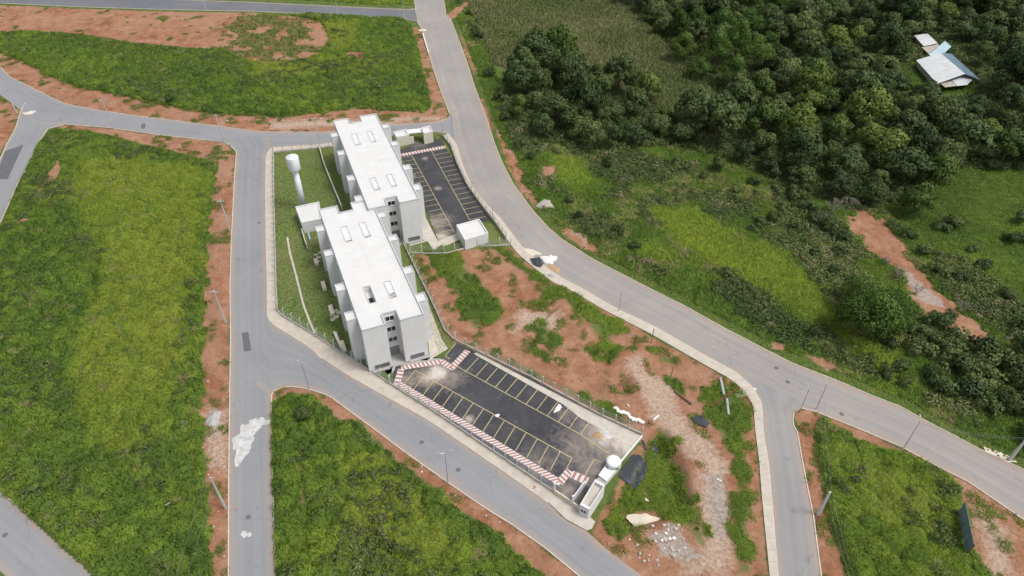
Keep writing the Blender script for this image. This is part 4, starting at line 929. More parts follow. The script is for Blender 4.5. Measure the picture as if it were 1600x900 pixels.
tag(MB().prism(FL([(834,759),(838,760),(836,765),(832,764)]), .11, .14).build('hydrant_lid', 'red_paint'), 'small red lid in the pavement outside the near lot', 'lid')
tag(MB().prism(FL([(488,547),(492,546),(505,557),(504,561),(500,559)]), 0, .10).build('ramp', 'mortar'), 'small tan access ramp at the front pavement', 'ramp')
def sheet_cloth(name, poly, m, label, cat, h=.3, seed=0, res=.35):
    """crumpled sheet lying on the ground"""
    w_ = np.array(PL(poly)); x0, y0 = w_[:, :2].min(0); x1, y1 = w_[:, :2].max(0)
    bm = bmesh.new(); f = bm.faces.new([bm.verts.new((q[0], q[1], 0)) for q in w_]); bm.normal_update()
    if f.normal.z < 0: f.normal_flip()
    for ax, lo, hi in ((0, x0, x1), (1, y0, y1)):
        for c in np.arange(lo + res, hi, res):
            co = [0, 0, 0]; co[ax] = c; no = [0, 0, 0]; no[ax] = 1
            bmesh.ops.bisect_plane(bm, geom=bm.verts[:] + bm.edges[:] + bm.faces[:], plane_co=co, plane_no=no)
    xy = np.array([v.co[:2] for v in bm.verts]); z = hgt(xy[:, 0], xy[:, 1]) + .06 + h * fbm(xy[:, 0] * .9, xy[:, 1] * .5, seed, 3)
    for v, q in zip(bm.verts, z): v.co.z = q
    bmesh.ops.solidify(bm, geom=bm.faces[:], thickness=.02)
    me = bpy.data.meshes.new(name); bm.to_mesh(me); bm.free(); me.materials.append(MATS[m])
    return tag(link(name, me), label, cat)
sheet_cloth('tarpaulin', [(966,744),(988,712),(1000,713),(1011,722),(1008,745),(992,767),(984,758)], 'black_plastic', 'large crumpled black tarpaulin on the grass below the retaining wall', 'tarpaulin', .5, 3)
sheet_cloth('tarpaulin', [(1002,688),(1006,690),(1011,704),(1008,705)], 'black_plastic', 'narrow black tarpaulin strip beside the lot corner', 'tarpaulin', .3, 5)
sheet_cloth('tarpaulin', [(1018,692),(1026,690),(1030,705),(1022,722),(1017,718)], 'black_plastic', 'torn black sheet farther right on the grass', 'tarpaulin', .3, 6)
sheet_cloth('tarpaulin', [(828,406),(842,405),(850,413),(845,419),(835,416)], 'black_plastic', 'small black sheet heaped on the inner pavement by the lime pile', 'tarpaulin', 1.0, 7)
sheet_cloth('tarpaulin', [(1080,655),(1094,650),(1108,662),(1104,670),(1088,664)], 'black_plastic', 'dark plastic litter among weeds on the red plot', 'tarpaulin', .5, 8)
bag = MB().lathe([(.25, 0), (.42, .08), (.44, .2), (.32, .34), (.1, .38)], 8).mesh('sandbag', 'plaster_white')
for i, t_ in enumerate(np.linspace(0, 1, 13)):
    c = on(962 + 41 * t_, 638 + 23 * t_ + 2 * math.sin(i)); o = link('sandbag', bag, None, c, i * 1.3, (1.2, .8, 1)); tag(o, 'white sandbag in the row behind the near lot fence', 'sandbag', 'row of white sandbags')
def stick(u0, v0, u1, v1, r, m, nm, label, cat, z=.12):
    a, b = on(u0, v0), on(u1, v1); a[2] += z; b[2] += z; tag(MB().bar(a, b, r, r, 7).build(nm, m), label, cat)
stick(1021,656,1029,649,.16,'pvc_white','white_pipe','short white pipe on the bare ground of the red plot','pipe')
stick(1008,781,1013,784,.16,'pvc_white','white_pipe','short white pipe near the mortar slab','pipe')
stick(1119,750,1127,754,.10,'pvc_white','white_pipe','thin white pipe on the gravel track','pipe')
stick(860,560,910,597,.10,'wood','plank','long weathered plank across the red plot','plank')
stick(1054,612,1080,633,.2,'wood','plank','dark timber lying on the right of the red plot','plank',.3)
stick(1110,638,1154,607,.14,'rust','plank','long rusty beam leaning toward the pavement bend','beam',.5)
stick(1125,592,1131,618,.28,'concrete_grey','concrete_beam','grey concrete beam upright in the weeds, upper of two','beam',.3)
stick(1135,624,1138,650,.28,'concrete_grey','concrete_beam','grey concrete beam in the weeds, lower of two','beam',.3)
stick(980,632,983,636,.12,'pvc_white','white_pipe','white offcut beside the dug pit','pipe')
stick(855,497,876,478,.12,'wood','plank','pale plank by the dark shrub on the red slope','plank')
stick(263,798,270,793,.12,'twig','fallen_branch','pale fallen branch in the big left field','branch',1.2)
tag(MB().prism(FL([(660,54),(661.5,53.5),(670.5,84),(669,84.5)]), 0, .6).build('barrier_beam', 'white_wall'), 'white barrier beam along the top field kerb', 'barrier')
rk = {}
for k in range(4):
    bm = bmesh.new(); bmesh.ops.create_icosphere(bm, subdivisions=1, radius=1)
    for v in bm.verts: v.co *= random.uniform(.65, 1.2); v.co.z *= .6
    me = bpy.data.meshes.new('stone'); bm.to_mesh(me); bm.free(); me.materials.append(MATS['rubble' if k < 3 else 'plaster_white']); rk[k] = me
def stones(pts, n, r0, r1, label, grp):
    w_ = np.array(PL(pts)); x0, y0 = w_[:, :2].min(0); x1, y1 = w_[:, :2].max(0); k = 0
    while k < n:
        x, y = random.uniform(x0, x1), random.uniform(y0, y1)
        if sdf(w_, np.array([x]), np.array([y]))[0] < 0: continue
        r = r0 + (r1 - r0) * random.random() ** 2; z = float(hgt(np.array([x]), np.array([y]))[0])
        o = link('stone', rk[random.randrange(4)], None, (x, y, z + r * .2), random.uniform(0, 6), (r, r * random.uniform(.7, 1), r)); tag(o, label, 'stone', grp); k += 1
stones([(1005,825),(1060,815),(1090,870),(1040,872)], 40, .15, .5, 'pale stone in the rubble patch below the mortar slab', 'rubble stones near the mortar slab')
stones([(617,700),(635,705),(700,750),(790,812),(780,822),(690,765)], 24, .08, .28, 'small pale stone on the red verge of the front street', 'stones on the front verge')
stones([(322,560),(357,560),(357,890),(325,890)], 26, .08, .3, 'small pale stone on the red verge of the straight street', 'stones on the straight street verge')
stones([(1318,535),(1340,540),(1345,548),(1320,550)], 8, .2, .6, 'pale stone on the bank beyond the curving road', 'stones on the bank')
stones([(880,350),(930,375),(935,398),(900,380)], 14, .15, .45, 'stone on the outer verge of the curving road', 'stones on the outer verge')
stones([(960,850),(985,842),(1040,880),(1030,895)], 12, .12, .4, 'stone on the bare ground at the bottom edge', 'stones at the bottom edge')

# ------------------------------------------------------------------ plants: grass and scrub as instanced clumps
def leafmesh(name, quads, normals, leaf, m):
    """quads (n,4,3), one shading normal and one leaf value per quad"""
    n = len(quads); me = bpy.data.meshes.new(name)
    g = np.cross(quads[:, 2] - quads[:, 0], quads[:, 3] - quads[:, 1]); fl = (g * normals).sum(1) < 0
    quads = quads.copy(); quads[fl] = quads[fl][:, ::-1]          # every leaf faces the way its normal points
    me.vertices.add(n * 4); me.vertices.foreach_set('co', quads.reshape(-1).astype(np.float32))
    me.loops.add(n * 4); me.loops.foreach_set('vertex_index', np.arange(n * 4, dtype=np.int32))
    me.polygons.add(n); me.polygons.foreach_set('loop_start', np.arange(0, n * 4, 4, dtype=np.int32)); me.polygons.foreach_set('use_smooth', np.ones(n, bool)); me.update()
    a = me.attributes.new('leaf', 'FLOAT', 'POINT'); a.data.foreach_set('value', np.repeat(leaf, 4).astype(np.float32))
    nv = np.repeat(normals / (np.linalg.norm(normals, axis=1)[:, None] + 1e-9), 4, 0)
    me.normals_split_custom_set_from_vertices(nv.tolist()); me.materials.append(MATS[m]); return me
def tuft(seed, n, rad, h, wd, droop, m, spread=.25):
    r = np.random.default_rng(seed); Q = []; NN = []; LF = []
    for i in range(n):
        a = r.uniform(0, 6.283); d = np.array([math.cos(a), math.sin(a), 0]); s = np.array([-d[1], d[0], 0]) * wd
        b = np.array([*(r.normal(0, spread, 2)), 0]) ; L = r.uniform(.55, 1.1); hh = h * L * r.uniform(.7, 1.1); rr = rad * r.uniform(.3, 1.1)
        m1 = b + d * rr * .45 + np.array([0, 0, hh]); m2 = b + d * rr + np.array([0, 0, hh * (1 - droop)])
        Q.append([b - s, b + s, m1 + s * .9, m1 - s * .9]); Q.append([m1 - s * .9, m1 + s * .9, m2 + s * .25, m2 - s * .25])
        nn = d * .55 + np.array([0, 0, 1.0]) + r.normal(0, .18, 3); NN += [nn, nn + d * .4]; l = r.random(); LF += [l, l]
    return leafmesh('tuft', np.array(Q), np.array(NN), np.array(LF), m)
def bushmesh(seed, n, size, leafs, m, flat=.8):
    r = np.random.default_rng(seed); Q = []; NN = []; LF = []
    lob = [(np.array([*(r.normal(0, .38, 2)), r.uniform(.25, .6) * flat]), r.uniform(.35, .6)) for _ in range(6)]
    for i in range(n):
        c, rr = lob[r.integers(6)]; v = r.normal(0, 1, 3); v[2] = abs(v[2]) * .9 - .2; v /= np.linalg.norm(v)
        p = c + v * rr * r.uniform(.8, 1.05); t1 = np.cross(v + r.normal(0, .6, 3), [0.3, .2, 1]); t1 /= np.linalg.norm(t1); t2 = np.cross(t1, v + r.normal(0, .35, 3)); t2 /= np.linalg.norm(t2)
        s = leafs * r.uniform(.6, 1.2); Q.append([p - t1 * s - t2 * s * .5, p + t1 * s - t2 * s * .5, p + t1 * s * .6 + t2 * s * .7, p - t1 * s * .6 + t2 * s * .7]); NN.append(v + np.array([0, 0, .25]) + r.normal(0, .15, 3)); LF.append(r.random())
    return leafmesh('bush', np.array(Q) * size, np.array(NN), np.array(LF), m)
PROTO = {}
def protos(key, meshes):
    PROTO[key] = [bpy.data.objects.new(key, me) for me in meshes]
protos('dome', [tuft(10 + i, 46, .75, .62, .035, .55, 'grass_leaf', .2) for i in range(4)])
protos('short', [tuft(20 + i, 30, .35, .28, .03, .3, 'grass_leaf', .3) for i in range(3)])
protos('shrub', [bushmesh(30 + i, 120, 1.0, .13, 'shrub_leaf') for i in range(4)])
protos('cane', [tuft(40 + i, 22, .7, 2.0, .045, .28, 'cane_leaf', .3) for i in range(4)])
def scatter(name, key, pts, sc, tint, label, cat, slope=None):
    """one vegetation object: a cloud of points with clump instances"""
    me = bpy.data.meshes.new(name); n = len(pts); me.vertices.add(n); me.vertices.foreach_set('co', pts.astype(np.float32).ravel())
    k = len(PROTO[key])
    for nm, arr, ty in (('sc', sc, 'FLOAT'), ('tint', tint, 'FLOAT'), ('pick', RNG.integers(0, k, n), 'INT')):
        a = me.attributes.new(nm, ty, 'POINT'); a.data.foreach_set('value', np.asarray(arr).astype(np.float32 if ty == 'FLOAT' else np.int32))
    sp = RNG.uniform(0, 6.283, n); eu = np.zeros((n, 3), np.float32); eu[:, 2] = sp
    if slope is not None:
        gx, gy = slope; tx, ty = np.arctan(gy), -np.arctan(gx); eu[:, 0] = tx * np.cos(sp) + ty * np.sin(sp); eu[:, 1] = -tx * np.sin(sp) + ty * np.cos(sp)
    a = me.attributes.new('rot', 'FLOAT_VECTOR', 'POINT'); a.data.foreach_set('vector', eu.ravel())
    o = link(name, me); tag(o, label, cat, kind='stuff')
    g = bpy.data.node_groups.new(name, 'GeometryNodeTree'); g.interface.new_socket('Geometry', in_out='INPUT', socket_type='NodeSocketGeometry'); g.interface.new_socket('Geometry', in_out='OUTPUT', socket_type='NodeSocketGeometry')
    gi, go = g.nodes.new('NodeGroupInput'), g.nodes.new('NodeGroupOutput'); mp = g.nodes.new('GeometryNodeMeshToPoints'); g.links.new(gi.outputs[0], mp.inputs[0])
    ip = g.nodes.new('GeometryNodeInstanceOnPoints'); g.links.new(mp.outputs[0], ip.inputs['Points'])
    jn = g.nodes.new('GeometryNodeGeometryToInstance')
    for ob in PROTO[key]:
        oi = g.nodes.new('GeometryNodeObjectInfo'); oi.inputs[0].default_value = ob; g.links.new(oi.outputs['Geometry'], jn.inputs[0])
    def at(nm, ty):
        a = g.nodes.new('GeometryNodeInputNamedAttribute'); a.data_type = ty; a.inputs[0].default_value = nm; return a.outputs[0]
    g.links.new(jn.outputs[0], ip.inputs['Instance']); ip.inputs['Pick Instance'].default_value = True
    g.links.new(at('pick', 'INT'), ip.inputs['Instance Index'])
    g.links.new(at('rot', 'FLOAT_VECTOR'), ip.inputs['Rotation']); g.links.new(at('sc', 'FLOAT'), ip.inputs['Scale'])
    g.links.new(ip.outputs[0], go.inputs[0]); md = o.modifiers.new('clumps', 'NODES'); md.node_group = g
    return o
def fill(polys, sp, grow=0.0, keep=None):
    """jittered points inside the union of polygons"""
    al = np.vstack([np.array(p)[:, :2] for p in polys]); x0, y0 = al.min(0) - 2; x1, y1 = al.max(0) + 2
    X, Y = np.meshgrid(np.arange(x0, x1, sp), np.arange(y0, y1, sp)); x = X.ravel() + RNG.uniform(-.5, .5, X.size) * sp; y = Y.ravel() + RNG.uniform(-.5, .5, X.size) * sp
    d = sdfu(polys, x, y); m = d > grow
    if keep is not None: x, y, d = x[m], y[m], d[m]; m = keep(x, y, d)
    return x[m], y[m], d[m]
def zof(x, y, dz=-.03): return np.stack([x, y, hgt(x, y) + dz], 1)
TRAILS = [step(PL(q), .5) for q in ([(152,270),(172,282),(176,295),(172,315)], [(207,265),(196,280),(212,292),(230,305),(233,320),(228,333)], [(192,325),(188,345),(185,372),(182,395),(175,415),(167,448)], [(150,395),(143,415),(137,430)], [(173,465),(167,500),(160,520),(152,560),(150,580),(157,620),(145,640)], [(206,470),(206,490),(192,502),(193,530)], [(215,550),(220,585),(225,605)], [(150,575),(200,580)], [(130,575),(125,600),(110,615)], [(583,98),(545,106),(500,117)], [(680,805),(690,825),(705,850),(712,875),(718,905)])]
TR_XY = np.vstack(TRAILS)[:, :2]
def trail_dist(x, y):
    r = np.full(x.shape, 9.0)
    for q in TR_XY:
        m = (np.abs(x - q[0]) < 1.5) & (np.abs(y - q[1]) < 1.5)
        if m.any(): r[m] = np.minimum(r[m], np.hypot(x[m] - q[0], y[m] - q[1]))
    return r
def tall(name, poly, label, sp, base, yel, seed, big=1.0):
    def keep(x, y, d):
        e = fbm(x * .5, y * .5, seed, 3); return (d + (e - .5) * 2.2 > 0) & (sdfu(BARE, x, y) + (e - .5) * 2 < 0) & (sdfu(FLATPOLY, x, y) < -.4)
    x, y, d = fill([poly], sp, -1.0, lambda x, y, d: keep(x, y, d) & (trail_dist(x, y) > .30 + .3 * (vnoise(x, y, 4) - .5))); l0, lid = lumps(x, y)
    gx = np.clip((lumps(x + .25, y)[0] - lumps(x - .25, y)[0]) / .5, -1.2, 1.2); gy = np.clip((lumps(x, y + .25)[0] - lumps(x, y - .25)[0]) / .5, -1.2, 1.2)
    yz = smooth(sdfu(yel, x, y), -2.5, 2.5) if yel else 0
    t = base + (.30 * (lid - .5)) + .36 * (fbm(x * .055, y * .055, seed + 1, 3) - .5) + .05 * RNG.normal(size=len(x)) + yz * .37
    dry = smooth(fbm(x * .22, y * .22, seed + 4, 3), .70, .78) * (RNG.random(len(x)) < .35); t = np.clip(t, 0, .86); t = np.where(dry > .4, .985, t)
    sc = big * RNG.uniform(.7, 1.25, len(x)) * (1 - .35 * yz)
    return scatter(name, 'dome', zof(x, y, -.1), sc, t, label, 'grass', (gx, gy))
tall('tall_grass', F_LEFT, 'tall lumpy green grass filling the big left field', .45, .40, [YELLOW], 5, 1.0)
tall('tall_grass', F_TOP, 'tall green grass of the field behind the apartment blocks', .70, .40, YELLOW2, 6, 1.25)
tall('tall_grass', F_LOW, 'tall green grass on the wedge shaped lower field', .46, .37, YELLOW2, 7, .95)
tall('tall_grass', F_RL, 'bright grass of the lower right plot', .46, .47, YELLOW2, 8, .85)
tall('tall_grass', F_EDGE, 'grass strip above the top street', .8, .5, None, 9, 1.2)
def field_shrubs():
    def keep(x, y, d): return (fbm(x * .09, y * .09, 63, 3) + .10 * RNG.normal(size=len(x)) > .62) & (sdf(YELLOW, x, y) < 1)
    x, y, d = fill(TALLZ, 1.5, 1.5, keep); scatter('field_shrubs', 'shrub', zof(x, y, -.15), RNG.uniform(.6, 1.5, len(x)), np.clip(RNG.normal(.45, .15, len(x)), 0, 1), 'leafy weeds and small shrubs scattered through the tall grass fields', 'shrubs')
field_shrubs()
# weeds on bare soil
def weeds():
    def keep(x, y, d):
        e = fbm(x * .3, y * .3, 31, 4); return (e > .66 + .06 * (sdf(SOIL[0], x, y) > 0)) & (sdfu(FLATPOLY, x, y) < -.4) & (sdf(SITE, x, y) < -.4) & (sdfu(TALLZ, x, y) < 0) & (sdfu(PALE[:1] + GRAVEL, x, y) < 0)
    x, y, d = fill(SOIL[1:6] + [SOIL[0]], .55, 0, keep); scatter('roadside_weeds', 'short', zof(x, y), RNG.uniform(.5, 1.2, len(x)), RNG.uniform(.2, .55, len(x)), 'scattered low weeds on the red earth verges', 'weeds')
    THIN = PL([(372,26),(470,29),(512,60),(498,86),(440,100),(388,96),(352,80),(372,55)])
    x, y, d = fill([THIN], .75, -9, lambda x, y, d: (fbm(x * .22, y * .22, 57, 4) + .022 * np.clip(d, -9, 3) > .47) & (sdfu(FLATPOLY, x, y) < -.5) & (sdfu(TALLZ, x, y) < .5)); scatter('sparse_grass', 'dome', zof(x, y, -.05), RNG.uniform(.5, 1.0, len(x)), np.where(RNG.random(len(x)) < .45, .97, RNG.uniform(.15, .45, len(x))), 'thin browned grass at the end of the top left clearing', 'grass')
    def keep2(x, y, d):
        e = fbm(x * .35, y * .35, 37, 4); return (d + (e - .5) * 7 > .9) & (fbm(x * .7, y * .7, 39, 3) > .40) & (sdfu(FLATPOLY, x, y) < -.4)
    x, y, d = fill(GREEN, .34, -1.2, keep2); t = .36 + .5 * (fbm(x * .15, y * .15, 3, 3) - .3) + .06 * RNG.normal(size=len(x))
    scatter('site_grass', 'short', zof(x, y), RNG.uniform(.6, 1.4, len(x)), np.clip(t, 0, .6), 'grass patches on the red building plot', 'grass')
    q = fbm(x * .2, y * .2, 77, 3) > .55; x, y = x[q][::5], y[q][::5]; scatter('site_weeds', 'dome', zof(x, y), RNG.uniform(.5, 1.0, len(x)), np.clip(RNG.normal(.25, .1, len(x)), 0, 1), 'taller weeds in the grass of the red building plot', 'weeds')
    def keep3(x, y, d):
        e = fbm(x * .3, y * .3, 51, 4); return (e > .64) & (sdfu(FLATPOLY, x, y) < -.4) & (sdfu(PALE + GRAVEL, x, y) < .3)
    x, y, d = fill([SOIL[6]], .6, 0, keep3); scatter('site_weeds', 'short', zof(x, y), RNG.uniform(.6, 1.3, len(x)), RNG.uniform(.15, .6, len(x)), 'sparse weeds on the bare red building plot', 'weeds')
    bl = [[near_block, -22.31, 93.04, 22.45, 43.], [far_block, -27.25, 132.21, 20.9, 46.5]]
    def keepl(x, y, d):
        ok = (sdfu(FLATPOLY, x, y) < -.2)
        for _, ox, oy, an, L in bl:
            a = math.radians(an); u = (x - ox) * math.cos(a) + (y - oy) * math.sin(a); v = -(x - ox) * math.sin(a) + (y - oy) * math.cos(a); ok &= ~((np.abs(u) < 8.2) & (v > -.5) & (v < L + .3))
        return ok
    x, y, d = fill(LAWN[:3], .40, .15, keepl); t = .36 + .75 * (fbm(x * .10, y * .10, 13, 4) - .42) + .05 * RNG.normal(size=len(x)); scatter('lawn_grass', 'short', zof(x, y), RNG.uniform(.30, .5, len(x)), np.where(t > .55, .97, np.clip(t + .06, .05, .6)), 'mown lawn round the apartment blocks', 'lawn')
weeds()

# ------------------------------------------------------------------ the valley beyond the curving road
CANE = PL([(730,0),(745,-30),(950,-30),(960,0),(1000,30),(1060,95),(1130,160),(1112,184),(1060,196),(1010,158),(910,122),(840,92),(800,112),(770,100),(748,50)])
FOREST = PL([(950,-40),(1700,-40),(1700,275),(1600,268),(1490,262),(1450,300),(1380,325),(1330,330),(1270,308),(1130,248),(1040,228),(920,243),(850,225),(808,200),(785,150),(790,118),(840,90),(910,122),(1010,158),(1062,198),(1125,190),(1140,162),(1060,92),(1000,28),(960,0)])
PASTURE = PL([(1470,250),(1600,250),(1700,260),(1700,520),(1600,480),(1560,445),(1500,405),(1440,400),(1395,365),(1375,320),(1420,300)])
MEADOW = [PL([(1010,325),(1080,320),(1150,370),(1230,395),(1330,520),(1400,560),(1450,620),(1400,600),(1330,540),(1250,500),(1180,450),(1060,385)]), PL([(850,240),(900,250),(930,290),(900,300),(860,265)]), PL([(1000,380),(1050,390),(1060,410),(1010,410)])]
STREAM = PL([(1330,330),(1370,335),(1420,410),(1480,470),(1570,560),(1550,570),(1480,520),(1400,440),(1340,375)])
OUT = FL(R1_right)[1:] + PL([(1700,800),(1700,560),(1600,480),(1560,445),(1500,405),(1440,385),(1380,325),(1330,330),(1270,308),(1130,248),(1040,228),(920,243),(850,225),(808,200),(785,150),(770,100),(748,50),(730,0)])
def valley():
    soil = lambda x, y: sdfu(SOIL_R, x, y) + (fbm(x * .35, y * .35, 21, 4) - .55) * 7
    rd = lambda x, y: -sdf(ROADPOLY[0], x, y)
    def keep(x, y, d): return (soil(x, y) < 0) & (rd(x, y) > .5)
    x, y, d = fill([OUT], .62, 0, keep); r = rd(x, y); md = smooth(sdfu(MEADOW, x, y) + (fbm(x * .2, y * .2, 61, 3) - .5) * 6, -2.5, 2.5)
    sh = smooth(r, 1.5, 4.5); n1 = fbm(x * .07, y * .07, 44, 3)
    t = .34 + .3 * (n1 - .5) + .30 * md + .10 * (1 - sh) + .06 * RNG.normal(size=len(x)); brown = (fbm(x * .12, y * .12, 47, 4) > .56) & (RNG.random(len(x)) < .55) & (md < .5); t = np.where(brown, RNG.uniform(.93, 1, len(x)), np.clip(t, 0, .8))
    sc = np.where(sh < .5, .35, RNG.uniform(.8, 1.35, len(x)))
    scatter('valley_grass', 'dome', zof(x, y), sc, np.clip(t, 0, 1), 'rough grass on the bank between the curving road and the wood', 'grass')
    def keeps(x, y, d):
        e = fbm(x * .10, y * .10, 71, 4); m = sdfu(MEADOW, x, y); r = rd(x, y); return (soil(x, y) < -1) & (r > 5.5) & (e + .05 * smooth(r, 20, 60) > .50) & (m + (e - .5) * 8 < -.5)
    x, y, d = fill([OUT], 1.15, .5, keeps); e = fbm(x * .06, y * .06, 73, 3); t = .35 + .7 * (e - .5) + .12 * RNG.normal(size=len(x)); t = np.where(RNG.random(len(x)) < .07, .95, t)
    scatter('valley_scrub', 'shrub', zof(x, y, -.1), RNG.uniform(.8, 1.9, len(x)), np.clip(t, 0, 1), 'dense low scrub covering the valley bank', 'scrub')
    x, y, d = fill([CANE], .85, .3); t = .42 + .75 * (fbm(x * .05, y * .05, 82, 4) - .45) + .10 * RNG.normal(size=len(x)); scatter('cane_field', 'cane', zof(x, y), RNG.uniform(.8, 1.25, len(x)), np.clip(t, 0, 1), 'tall pale reed like grass field above the wood', 'cane')
    x, y, d = fill([PASTURE, [hc + np.array(q) for q in ((-22, -22, 0), (22, -22, 0), (26, 30, 0), (-10, 30, 0))]], .8, 0); t = .30 + .5 * (fbm(x * .06, y * .06, 92, 4) - .4) + .05 * RNG.normal(size=len(x)); scatter('pasture_grass', 'short', zof(x, y), RNG.uniform(1.0, 1.9, len(x)), np.clip(t, .05, .55), 'short green pasture at the right edge', 'grass')
    x, y, d = fill([FOREST], 1.9, 0); hp_ = np.hypot(x - 151, y - 236) > 15; x, y = x[hp_], y[hp_]; scatter('forest_undergrowth', 'shrub', zof(x, y), RNG.uniform(1.2, 2.2, len(x)), np.clip(RNG.normal(.3, .15, len(x)), 0, 1), 'dark undergrowth beneath the forest trees', 'undergrowth')
valley()

# ------------------------------------------------------------------ trees
def crown(seed, R, Hc, n, leafs, m, lobes=14, up=.55, lr=(.26, .46)):
    """leaf clumps on overlapping lobes; base of the crown at z = 0"""
    r = np.random.default_rng(seed); L = []
    for i in range(lobes):
        a = r.uniform(0, 6.283); q = math.sqrt(r.random()); rr = R * q * .72; z = Hc * (.30 + .50 * (1 - q ** 1.6) + r.uniform(-.12, .12)); L.append((np.array([rr * math.cos(a), rr * math.sin(a), z]), R * r.uniform(*lr), r.uniform(-.25, .25)))
    w_ = np.array([b * b for _, b, _ in L]); w_ /= w_.sum(); ix = r.choice(lobes, n, p=w_)
    c = np.array([l[0] for l in L])[ix]; rad = np.array([l[1] for l in L])[ix]; tn = np.array([l[2] for l in L])[ix]
    v = r.normal(size=(n, 3)); v[:, 2] = v[:, 2] * .8 + .25; v /= np.linalg.norm(v, axis=1)[:, None]
    p = c + v * (rad * r.uniform(.72, 1.08, n))[:, None] * np.array([1, 1, .85])
    t = v + r.normal(0, .55, (n, 3)); t /= np.linalg.norm(t, axis=1)[:, None]
    t1 = np.cross(t, r.normal(size=(n, 3))); t1 /= np.linalg.norm(t1, axis=1)[:, None]; t2 = np.cross(t, t1); s = (leafs * r.uniform(.55, 1.25, n))[:, None]
    Q = np.stack([p - t1 * s - t2 * s * .55, p + t1 * s - t2 * s * .7, p + t1 * s * .7 + t2 * s * .6, p - t1 * s * .8 + t2 * s * .7], 1)
    ce = p - np.array([0, 0, Hc * .35]); ce /= np.linalg.norm(ce, axis=1)[:, None]
    nn = v * .75 + ce * .45 + r.normal(0, .16, (n, 3))
    return leafmesh('crown', Q, nn, np.clip(.5 + tn + r.normal(0, .18, n), 0, 1), m)
def trunkmesh(seed, h, r0, m='bark', spread=1.0):
    r = random.Random(seed); mb = MB(); top = (r.uniform(-.3, .3), r.uniform(-.3, .3), h)
    mb.bar((0, 0, -.6), top, r0, r0 * .55, 7)
    for i in range(5):
        a = r.uniform(0, 6.283); L = r.uniform(1.4, 2.6) * spread; s = (top[0], top[1], h * r.uniform(.7, .98)); e = (s[0] + L * math.cos(a), s[1] + L * math.sin(a), s[2] + L * r.uniform(.5, 1.0)); mb.bar(s, e, r0 * .42, r0 * .15, 5)
        mb.bar(e, (e[0] + .8 * math.cos(a + .5), e[1] + .8 * math.sin(a + .5), e[2] + .9), r0 * .15, r0 * .06, 4)
    return mb.mesh('trunk', m)
TR = [trunkmesh(i, 3.4, .24) for i in range(3)]
KIND = {'dark': [crown(100 + i, 4.4, 6.2, 2800, .25, 'dark_foliage', (14, 30, 22, 38, 26)[i], lr=((.26, .46), (.16, .36), (.2, .42), (.14, .30), (.2, .34))[i]) for i in range(5)], 'olive': [crown(200 + i, 4.2, 5.6, 2600, .24, 'olive_foliage', (18, 34, 26, 40, 22)[i], lr=((.26, .44), (.14, .34), (.2, .38), (.14, .28), (.22, .36))[i]) for i in range(5)],
        'light': [crown(300 + i, 3.9, 5.6, 2200, .24, 'light_foliage', 15) for i in range(4)], 'bushy': [crown(400 + i, 2.1, 2.5, 800, .17, 'olive_foliage', 9) for i in range(3)], 'round': [crown(450 + i, 2.2, 2.7, 850, .17, 'dark_foliage', 9) for i in range(3)]}
def tree(x, y, kind, s, label, group=None, name='forest_tree', tall_=1.0):
    z = float(hgt(np.array([x]), np.array([y]))[0]); r = empty(name, (x, y, z - .1), random.uniform(0, 6.283)); tag(r, label, 'tree' if kind not in ('bushy', 'round') else 'bush', group)
    low = kind in ('bushy', 'round'); k = random.randrange(len(KIND[kind]))
    t = link('trunk', TR[random.randrange(3)], r, (0, 0, 0), 0, (s * (.4 if low else 1),) * 2 + (s * (.22 if low else tall_),))
    c = link('crown', KIND[kind][k], r, (0, 0, s * (.15 if low else 2.2 * tall_)), 0, (s * random.uniform(.85, 1.2), s * random.uniform(.85, 1.15), s * random.uniform(.75, 1.25)))
    return r
HOUSE_CL = [hc[:2] + np.array(d) for d in ((0, 0), (6, 10), (6, -8), (-4, 6), (-6, -6), (8, 20))]
placed = []
